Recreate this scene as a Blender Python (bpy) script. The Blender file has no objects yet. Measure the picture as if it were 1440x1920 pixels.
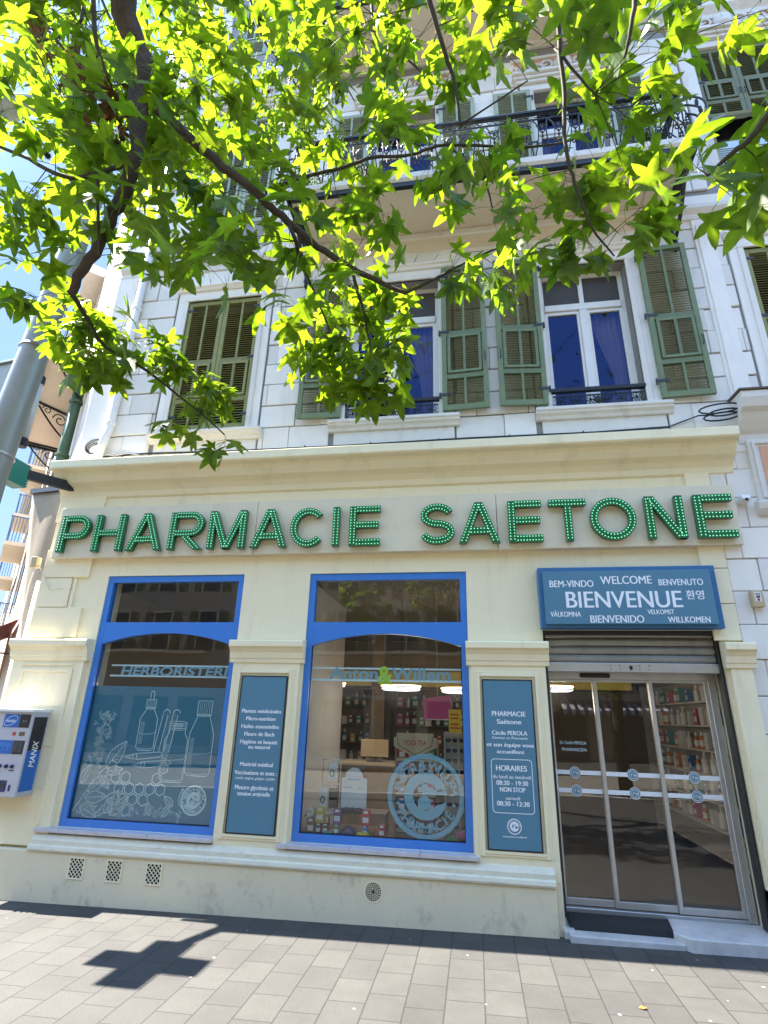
import bpy, math, random
from mathutils import Vector, Matrix, Quaternion
from math import pi, sin, cos, radians as rad
random.seed(11)
SC = bpy.context.scene
COL = SC.collection

# ------------------------------------------------------------------ camera
cam_d = bpy.data.cameras.new('camera'); cam = bpy.data.objects.new('camera', cam_d); COL.objects.link(cam)
cam_d.sensor_fit = 'VERTICAL'; cam_d.sensor_height = 24.0; cam_d.lens = 24.0 * 1021.22 / 1920
cam_d.clip_start = .05; cam_d.clip_end = 600
R_ = Vector((0.98741579, 0.15612029, 0.02522936)); U_ = Vector((0.03163301, -0.35128614, 0.93573362)); F_ = Vector((-0.15494973, 0.92316006, 0.35180403))
m = Matrix.Identity(4)
for i in range(3):
    m[i][0] = R_[i]; m[i][1] = U_[i]; m[i][2] = -F_[i]
m.translation = Vector((0, -6, 1.765))
cam.matrix_world = m
SC.camera = cam

# ------------------------------------------------------------------ sun, sky, exposure
TO_SUN = Vector((-.65, .035, 1.0)).normalized()
sun_d = bpy.data.lights.new('sun', 'SUN'); sun_d.energy = 3.0; sun_d.angle = rad(.53); sun_d.color = (1, .935, .83)
sun = bpy.data.objects.new('sun', sun_d); COL.objects.link(sun)
sun.rotation_euler = TO_SUN.to_track_quat('Z', 'Y').to_euler(); sun.location = TO_SUN * 40
world = bpy.data.worlds.new('World'); SC.world = world; world.use_nodes = True
wn = world.node_tree; bg = wn.nodes['Background']; sky = wn.nodes.new('ShaderNodeTexSky')
sky.sky_type = 'NISHITA'; sky.sun_disc = False
sky.sun_elevation = math.asin(TO_SUN.z); sky.sun_rotation = math.atan2(TO_SUN.x, TO_SUN.y)
sky.air_density = 1.0; sky.dust_density = .1; sky.ozone_density = 1.0; sky.altitude = 10
# a hazy-bright Mediterranean sky: roll its brightest part off a little
bw = wn.nodes.new('ShaderNodeRGBToBW'); ma = wn.nodes.new('ShaderNodeMath'); ma.operation = 'MULTIPLY_ADD'; ma.inputs[1].default_value = .75; ma.inputs[2].default_value = 1.0
dv = wn.nodes.new('ShaderNodeMath'); dv.operation = 'DIVIDE'; dv.inputs[0].default_value = 1.55; vs_ = wn.nodes.new('ShaderNodeVectorMath'); vs_.operation = 'SCALE'
wn.links.new(sky.outputs[0], bw.inputs[0]); wn.links.new(bw.outputs[0], ma.inputs[0]); wn.links.new(ma.outputs[0], dv.inputs[1]); wn.links.new(sky.outputs[0], vs_.inputs[0]); wn.links.new(dv.outputs[0], vs_.inputs['Scale'])
# added sky gradient: dimmed behind the building, kept bright over the street
tc = wn.nodes.new('ShaderNodeTexCoord'); sy = wn.nodes.new('ShaderNodeSeparateXYZ'); mrs = wn.nodes.new('ShaderNodeMapRange'); mrs.inputs[1].default_value = 0; mrs.inputs[2].default_value = .5; mrs.inputs[3].default_value = 1.06; mrs.inputs[4].default_value = .40
vs2 = wn.nodes.new('ShaderNodeVectorMath'); vs2.operation = 'SCALE'; wn.links.new(tc.outputs['Generated'], sy.inputs[0]); wn.links.new(sy.outputs[1], mrs.inputs[0]); wn.links.new(vs_.outputs[0], vs2.inputs[0]); wn.links.new(mrs.outputs[0], vs2.inputs['Scale'])
wn.links.new(vs2.outputs[0], bg.inputs[0]); bg.inputs[1].default_value = .13
SC.view_settings.view_transform = 'Standard'; SC.view_settings.look = 'None'; SC.view_settings.exposure = 3.42; SC.view_settings.gamma = 1
SC.cycles.max_bounces = 8; SC.cycles.diffuse_bounces = 4; SC.cycles.glossy_bounces = 4; SC.cycles.transmission_bounces = 6; SC.cycles.transparent_max_bounces = 16
SC.cycles.use_denoising = True; SC.cycles.sample_clamp_indirect = 6; SC.cycles.caustics_reflective = False; SC.cycles.caustics_refractive = False

# ------------------------------------------------------------------ helpers
def tag(o, label=None, cat=None, group=None, kind=None):
    if label: o['label'] = label
    if cat: o['category'] = cat
    if group: o['group'] = group
    if kind: o['kind'] = kind
    return o
def thing(name, label, cat, loc=(0, 0, 0), group=None, kind=None):
    o = bpy.data.objects.new(name, None); COL.objects.link(o); o.location = loc; o.empty_display_size = .1
    return tag(o, label, cat, group, kind)
def world_loc(o):
    v = Vector((0, 0, 0))
    while o: v += o.location; o = o.parent
    return v
class MB:
    """collects boxes, prisms and tubes in world coordinates; build() links them as one mesh object"""
    def __init__(s): s.v = []; s.f = []; s.mi = []; s.m = 0
    def add(s, vs, fs, mi=None):
        b = len(s.v); s.v += [tuple(p) for p in vs]
        for f in fs: s.f.append([b + i for i in f]); s.mi.append(s.m if mi is None else mi)
        return s
    def box(s, x0, x1, y0, y1, z0, z1, mi=None):
        return s.add([(x0, y0, z0), (x1, y0, z0), (x1, y1, z0), (x0, y1, z0), (x0, y0, z1), (x1, y0, z1), (x1, y1, z1), (x0, y1, z1)],
              [(0, 3, 2, 1), (4, 5, 6, 7), (0, 1, 5, 4), (1, 2, 6, 5), (2, 3, 7, 6), (3, 0, 4, 7)], mi)
    def obox(s, c, ax, ay, az, mi=None):
        c, ax, ay, az = Vector(c), Vector(ax), Vector(ay), Vector(az)
        vs = [c + ax * i + ay * j + az * k for k in (-1, 1) for i, j in ((-1, -1), (1, -1), (1, 1), (-1, 1))]
        return s.add(vs, [(0, 3, 2, 1), (4, 5, 6, 7), (0, 1, 5, 4), (1, 2, 6, 5), (2, 3, 7, 6), (3, 0, 4, 7)], mi)
    def bar(s, a, b, w, h, up=(0, 0, 1), mi=None):
        a, b = Vector(a), Vector(b); d = (b - a); L = d.length; d.normalize()
        x = d.cross(Vector(up)); x = x.normalized() if x.length > 1e-6 else Vector((1, 0, 0)); z = x.cross(d)
        return s.obox((a + b) / 2, d * L / 2, x * w / 2, z * h / 2, mi)
    def prism(s, pts, y0, y1, mi=None):            # polygon in XZ (counter clockwise seen from -Y), extruded y0..y1
        n = len(pts)
        vs = [(x, y0, z) for x, z in pts] + [(x, y1, z) for x, z in pts]
        fs = [tuple(range(n)), tuple(range(2 * n - 1, n - 1, -1))] + [(i, i + n, (i + 1) % n + n, (i + 1) % n) for i in range(n)]
        return s.add(vs, fs, mi)
    def profile(s, prof, x0, x1, mi=None):         # (y,z) outline swept along X
        n = len(prof)
        vs = [(x0, y, z) for y, z in prof] + [(x1, y, z) for y, z in prof]
        fs = [tuple(range(n - 1, -1, -1)), tuple(range(n, 2 * n))] + [(i, (i + 1) % n, (i + 1) % n + n, i + n) for i in range(n)]
        return s.add(vs, fs, mi)
    def tube(s, pts, r, n=6, cap=True, mi=None, closed=False):
        pts = [Vector(p) for p in pts]; k = len(pts)
        rs = r if isinstance(r, (list, tuple)) else [r] * k
        vs = []; prev = None
        for i, p in enumerate(pts):
            if closed: d = pts[(i + 1) % k] - pts[i - 1]
            else: d = pts[min(i + 1, k - 1)] - pts[max(i - 1, 0)]
            d = d.normalized() if d.length > 1e-9 else Vector((0, 0, 1))
            if prev is None:
                a = d.cross(Vector((0, 0, 1)));
                if a.length < .05: a = d.cross(Vector((0, 1, 0)))
            else:
                a = prev - d * prev.dot(d)
            a.normalize(); prev = a; b = d.cross(a)
            for j in range(n):
                t = 2 * pi * j / n; vs.append(p + (a * cos(t) + b * sin(t)) * rs[i])
        fs = []
        for i in range(k if closed else k - 1):
            i2 = (i + 1) % k
            for j in range(n): fs.append((i * n + j, i * n + (j + 1) % n, i2 * n + (j + 1) % n, i2 * n + j))
        if cap and not closed: fs += [tuple(range(n - 1, -1, -1)), tuple(range((k - 1) * n, k * n))]
        return s.add(vs, fs, mi)
    def lathe(s, c, prof, n=16, mi=None, axis='z'):
        c = Vector(c); vs = []
        for r, h in prof:
            for j in range(n):
                t = 2 * pi * j / n
                vs.append(c + (Vector((r * cos(t), r * sin(t), h)) if axis == 'z' else Vector((r * cos(t), -h, r * sin(t)))))
        k = len(prof); fs = [tuple(range(n - 1, -1, -1)), tuple(range((k - 1) * n, k * n))]
        for i in range(k - 1):
            for j in range(n): fs.append((i * n + j, i * n + (j + 1) % n, (i + 1) * n + (j + 1) % n, (i + 1) * n + j))
        return s.add(vs, fs, mi)
    def sphere(s, c, r, n=8, mi=None, sc=(1, 1, 1)):
        prof = [(max(.02, sin(pi * i / n)) * 1, -cos(pi * i / n)) for i in range(n + 1)]
        b = len(s.v); s.lathe((0, 0, 0), prof, n + 2, mi)
        for i in range(b, len(s.v)):
            p = s.v[i]; s.v[i] = (c[0] + p[0] * r * sc[0], c[1] + p[1] * r * sc[1], c[2] + p[2] * r * sc[2])
        return s
    def ribbon(s, pts, w, y, th=.0015, mi=None, closed=False):   # flat painted line in XZ on plane y (thin relief)
        n = len(pts); P = [Vector((p[0], p[1])) for p in pts]; L = []; Rr = []
        for i in range(n):
            a = P[i - 1] if (i or closed) else P[0]; b = P[(i + 1) % n] if (i < n - 1 or closed) else P[-1]
            d = b - a; d = d.normalized() if d.length > 1e-9 else Vector((1, 0)); q = Vector((-d.y, d.x)) * w / 2
            L.append(P[i] + q); Rr.append(P[i] - q)
        vs = [(p.x, y, p.y) for p in L] + [(p.x, y, p.y) for p in Rr]
        fs = [(i, (i + 1) % n, (i + 1) % n + n, i + n) for i in range(n if closed else n - 1)]
        return s.add(vs, fs, mi)
    def strip(s, pts, w, y0, y1, mi=None, closed=False):         # thick ribbon in XZ
        n = len(pts); P = [Vector(p) for p in pts]; L = []; Rr = []
        for i in range(n):
            a = P[i - 1] if (i or closed) else P[0]; b = P[(i + 1) % n] if (i < n - 1 or closed) else P[-1]
            d = (b - a).normalized(); q = Vector((-d.y, d.x)) * w / 2
            if 0 < i < n - 1 or closed: q /= max(.5, abs(d.dot((P[(i + 1) % n] - P[i]).normalized())))
            L.append(P[i] + q); Rr.append(P[i] - q)
        vs = [(p.x, y, p.y) for y in (y0, y1) for q in (L, Rr) for p in q]; fs = []
        for i in range(n if closed else n - 1):
            j = (i + 1) % n; fs += [(i, i + n, j + n, j), (2 * n + i, 2 * n + j, 3 * n + j, 3 * n + i), (i, j, 2 * n + j, 2 * n + i), (n + i, 3 * n + i, 3 * n + j, n + j)]
        if not closed: fs += [(0, 2 * n, 3 * n, n), (n - 1, 2 * n - 1, 4 * n - 1, 3 * n - 1)]
        return s.add(vs, fs, mi)
    def shear(s, kx, z0):
        s.v = [(x + kx * (z - z0), y, z) for x, y, z in s.v]; return s
    def mesh(s, name, mats, org=(0, 0, 0), smooth=False):
        me = bpy.data.meshes.new(name); ox, oy, oz = org
        me.from_pydata([(x - ox, y - oy, z - oz) for x, y, z in s.v], [], s.f); me.validate()
        for t in (mats if isinstance(mats, (list, tuple)) else [mats]): me.materials.append(t)
        if len(me.polygons) == len(s.mi): me.polygons.foreach_set('material_index', s.mi)
        if smooth: me.polygons.foreach_set('use_smooth', [True] * len(me.polygons))
        me.update(); return me
    def build(s, name, mats, parent=None, bevel=0, smooth=False, org=None, seg=2):
        if parent is not None: o_ = world_loc(parent)
        elif org is not None: o_ = Vector(org)
        else:
            xs, ys, zs = zip(*s.v); o_ = Vector(((min(xs) + max(xs)) / 2, (min(ys) + max(ys)) / 2, min(zs)))
        o = bpy.data.objects.new(name, s.mesh(name, mats, o_, smooth)); COL.objects.link(o)
        if parent is not None: o.parent = parent
        else: o.location = o_
        if bevel:
            b = o.modifiers.new('bevel', 'BEVEL'); b.width = bevel; b.segments = seg; b.limit_method = 'ANGLE'; b.angle_limit = rad(40); b.harden_normals = False
        return o
def copy_tree(o, parent=None):
    c = o.copy(); COL.objects.link(c); c.parent = parent
    for ch in [x for x in SC.objects if x.parent == o]: copy_tree(ch, c)
    return c

# ------------------------------------------------------------------ materials
def mat(name, col, rough=.6, metal=0, var=0, scale=6, bump=0, bscale=40, col2=None, spec=.5, stain=None, emit=None, coat=0, isl=0):
    mt = bpy.data.materials.new(name); mt.use_nodes = True; nt = mt.node_tree; N = nt.nodes; L = nt.links
    p = N['Principled BSDF']; p.inputs['Roughness'].default_value = rough; p.inputs['Metallic'].default_value = metal
    p.inputs['Specular IOR Level'].default_value = spec; p.inputs['Coat Weight'].default_value = coat
    c = (*col, 1); p.inputs['Base Color'].default_value = c
    geo = N.new('ShaderNodeNewGeometry')
    out = None
    if var or col2:
        nz = N.new('ShaderNodeTexNoise'); nz.inputs['Scale'].default_value = scale; nz.inputs['Detail'].default_value = 6; nz.inputs['Roughness'].default_value = .65
        L.new(geo.outputs['Position'], nz.inputs['Vector'])
        mr = N.new('ShaderNodeMapRange'); mr.inputs[1].default_value = .32; mr.inputs[2].default_value = .68
        L.new(nz.outputs[0], mr.inputs[0])
        mx = N.new('ShaderNodeMix'); mx.data_type = 'RGBA'; L.new(mr.outputs[0], mx.inputs[0])
        a = col2 if col2 else tuple(k * (1 - var) for k in col)
        mx.inputs[6].default_value = (*a, 1); mx.inputs[7].default_value = c; out = mx.outputs[2]
    if stain:   # (colour, amount, vertical stretch, scale)
        sc, am, st, ss = stain
        mp = N.new('ShaderNodeMapping'); mp.inputs['Scale'].default_value = (1, 1, st); L.new(geo.outputs['Position'], mp.inputs[0])
        n2 = N.new('ShaderNodeTexNoise'); n2.inputs['Scale'].default_value = ss; n2.inputs['Detail'].default_value = 8; n2.inputs['Roughness'].default_value = .7; L.new(mp.outputs[0], n2.inputs['Vector'])
        r2 = N.new('ShaderNodeMapRange'); r2.inputs[1].default_value = .55; r2.inputs[2].default_value = .78; r2.inputs[4].default_value = am; L.new(n2.outputs[0], r2.inputs[0])
        m2 = N.new('ShaderNodeMix'); m2.data_type = 'RGBA'; L.new(r2.outputs[0], m2.inputs[0])
        if out: L.new(out, m2.inputs[6])
        else: m2.inputs[6].default_value = c
        m2.inputs[7].default_value = (*sc, 1); out = m2.outputs[2]
    if isl:     # every block or slat a slightly different tone
        r3 = N.new('ShaderNodeMapRange'); r3.inputs[3].default_value = 1 - isl; r3.inputs[4].default_value = 1.03; L.new(geo.outputs['Random Per Island'], r3.inputs[0])
        v3 = N.new('ShaderNodeVectorMath'); v3.operation = 'SCALE'; L.new(out, v3.inputs[0]); L.new(r3.outputs[0], v3.inputs['Scale']); out = v3.outputs[0]
    if out: L.new(out, p.inputs['Base Color'])
    if bump:
        nb = N.new('ShaderNodeTexNoise'); nb.inputs['Scale'].default_value = bscale; nb.inputs['Detail'].default_value = 5; L.new(geo.outputs['Position'], nb.inputs['Vector'])
        bp = N.new('ShaderNodeBump'); bp.inputs['Strength'].default_value = bump; bp.inputs['Distance'].default_value = .01
        L.new(nb.outputs[0], bp.inputs['Height']); L.new(bp.outputs[0], p.inputs['Normal'])
    if emit: p.inputs['Emission Color'].default_value = (*emit[0], 1); p.inputs['Emission Strength'].default_value = emit[1]
    return mt
def glass(name, ior=1.9, tint=(.9, .92, .91), gcol=(.95, .97, 1)):
    mt = bpy.data.materials.new(name); mt.use_nodes = True; nt = mt.node_tree; N = nt.nodes; L = nt.links
    N.remove(N['Principled BSDF']); o = N['Material Output']
    t = N.new('ShaderNodeBsdfTransparent'); t.inputs[0].default_value = (*tint, 1)
    g = N.new('ShaderNodeBsdfGlossy'); g.inputs['Roughness'].default_value = .004; g.inputs['Color'].default_value = (*gcol, 1)
    nz = N.new('ShaderNodeTexNoise'); nz.inputs['Scale'].default_value = 1.6; nz.inputs['Detail'].default_value = 1
    ge = N.new('ShaderNodeNewGeometry'); L.new(ge.outputs['Position'], nz.inputs['Vector'])
    bp = N.new('ShaderNodeBump'); bp.inputs['Strength'].default_value = .05; bp.inputs['Distance'].default_value = .02; L.new(nz.outputs[0], bp.inputs['Height']); L.new(bp.outputs[0], g.inputs['Normal'])
    x = N.new('ShaderNodeMixShader'); dp = N.new('ShaderNodeVectorMath'); dp.operation = 'DOT_PRODUCT'; L.new(ge.outputs['Incoming'], dp.inputs[0]); L.new(ge.outputs['Normal'], dp.inputs[1])
    def mth(op, a, b=None):
        q = N.new('ShaderNodeMath'); q.operation = op
        for i, v in enumerate((a, b)):
            if v is None: continue
            if isinstance(v, (int, float)): q.inputs[i].default_value = v
            else: L.new(v, q.inputs[i])
        return q.outputs[0]
    f0 = ((ior - 1) / (ior + 1)) ** 2
    c5 = mth('POWER', mth('SUBTRACT', 1.0, mth('ABSOLUTE', dp.outputs['Value'])), 5.0); fr = mth('ADD', mth('MULTIPLY', c5, 1 - f0), f0)
    L.new(fr, x.inputs[0]); L.new(t.outputs[0], x.inputs[1]); L.new(g.outputs[0], x.inputs[2]); L.new(x.outputs[0], o.inputs[0])
    return mt
def foliage(name, c1, c2, t1, t2, tw=.5):
    mt = bpy.data.materials.new(name); mt.use_nodes = True; nt = mt.node_tree; N = nt.nodes; L = nt.links
    p = N['Principled BSDF']; o = N['Material Output']; p.inputs['Roughness'].default_value = .45; p.inputs['Specular IOR Level'].default_value = .35
    g = N.new('ShaderNodeNewGeometry')
    def ramp(a, b):
        mx = N.new('ShaderNodeMix'); mx.data_type = 'RGBA'; mx.inputs[6].default_value = (*a, 1); mx.inputs[7].default_value = (*b, 1); L.new(g.outputs['Random Per Island'], mx.inputs[0]); return mx.outputs[2]
    nz = N.new('ShaderNodeTexNoise'); nz.inputs['Scale'].default_value = 22; nz.inputs['Detail'].default_value = 5; L.new(g.outputs['Position'], nz.inputs['Vector'])
    mr = N.new('ShaderNodeMapRange'); mr.inputs[1].default_value = .3; mr.inputs[2].default_value = .7; mr.inputs[3].default_value = .62; mr.inputs[4].default_value = 1.2; L.new(nz.outputs[0], mr.inputs[0])
    def mottle(c):
        q = N.new('ShaderNodeVectorMath'); q.operation = 'SCALE'; L.new(c, q.inputs[0]); L.new(mr.outputs[0], q.inputs['Scale']); return q.outputs[0]
    L.new(mottle(ramp(c1, c2)), p.inputs['Base Color'])
    tr = N.new('ShaderNodeBsdfTranslucent'); L.new(mottle(ramp(t1, t2)), tr.inputs[0])
    ms = N.new('ShaderNodeMixShader'); ms.inputs[0].default_value = tw
    L.new(p.outputs[0], ms.inputs[1]); L.new(tr.outputs[0], ms.inputs[2]); L.new(ms.outputs[0], o.inputs[0])
    return mt
def paving():
    mt = mat('stone_paving', (.3, .29, .28), .75); nt = mt.node_tree; N = nt.nodes; L = nt.links; p = N['Principled BSDF']
    g = N.new('ShaderNodeNewGeometry'); sp = N.new('ShaderNodeSeparateXYZ'); L.new(g.outputs['Position'], sp.inputs[0])
    cb = N.new('ShaderNodeCombineXYZ'); L.new(sp.outputs[1], cb.inputs[0]); L.new(sp.outputs[0], cb.inputs[1])
    b = N.new('ShaderNodeTexBrick'); L.new(cb.outputs[0], b.inputs['Vector'])
    b.inputs['Scale'].default_value = 1; b.inputs['Brick Width'].default_value = .345; b.inputs['Row Height'].default_value = .262; b.inputs['Mortar Size'].default_value = .0058; b.inputs['Mortar Smooth'].default_value = .3; b.inputs['Bias'].default_value = 0
    b.offset = .43; b.inputs['Color1'].default_value = (.045, .0435, .041, 1); b.inputs['Color2'].default_value = (.057, .054, .050, 1); b.inputs['Mortar'].default_value = (.02, .019, .018, 1)
    nz = N.new('ShaderNodeTexNoise'); nz.inputs['Scale'].default_value = 1.3; nz.inputs['Detail'].default_value = 9; nz.inputs['Roughness'].default_value = .75; L.new(g.outputs['Position'], nz.inputs['Vector'])
    mr = N.new('ShaderNodeMapRange'); mr.inputs[1].default_value = .3; mr.inputs[2].default_value = .7; mr.inputs[3].default_value = .74; mr.inputs[4].default_value = 1.14; L.new(nz.outputs[0], mr.inputs[0])
    mu = N.new('ShaderNodeVectorMath'); mu.operation = 'SCALE'; L.new(b.outputs['Color'], mu.inputs[0]); L.new(mr.outputs[0], mu.inputs['Scale'])
    # chewing-gum spots
    vo = N.new('ShaderNodeTexVoronoi'); vo.inputs['Scale'].default_value = 3.4; L.new(g.outputs['Position'], vo.inputs['Vector'])
    lt = N.new('ShaderNodeMath'); lt.operation = 'LESS_THAN'; lt.inputs[1].default_value = .045; L.new(vo.outputs['Distance'], lt.inputs[0])
    mx = N.new('ShaderNodeMix'); mx.data_type = 'RGBA'; L.new(lt.outputs[0], mx.inputs[0]); L.new(mu.outputs[0], mx.inputs[6]); mx.inputs[7].default_value = (.2, .195, .19, 1)
    L.new(mx.outputs[2], p.inputs['Base Color'])
    n2 = N.new('ShaderNodeTexNoise'); n2.inputs['Scale'].default_value = 60; n2.inputs['Detail'].default_value = 6; L.new(g.outputs['Position'], n2.inputs['Vector'])
    ad = N.new('ShaderNodeMath'); ad.operation = 'MULTIPLY_ADD'; ad.inputs[1].default_value = -1.2; L.new(b.outputs['Fac'], ad.inputs[0]); L.new(n2.outputs[0], ad.inputs[2])
    bp = N.new('ShaderNodeBump'); bp.inputs['Strength'].default_value = .35; bp.inputs['Distance'].default_value = .006; L.new(ad.outputs[0], bp.inputs['Height']); L.new(bp.outputs[0], p.inputs['Normal'])
    return mt
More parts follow.
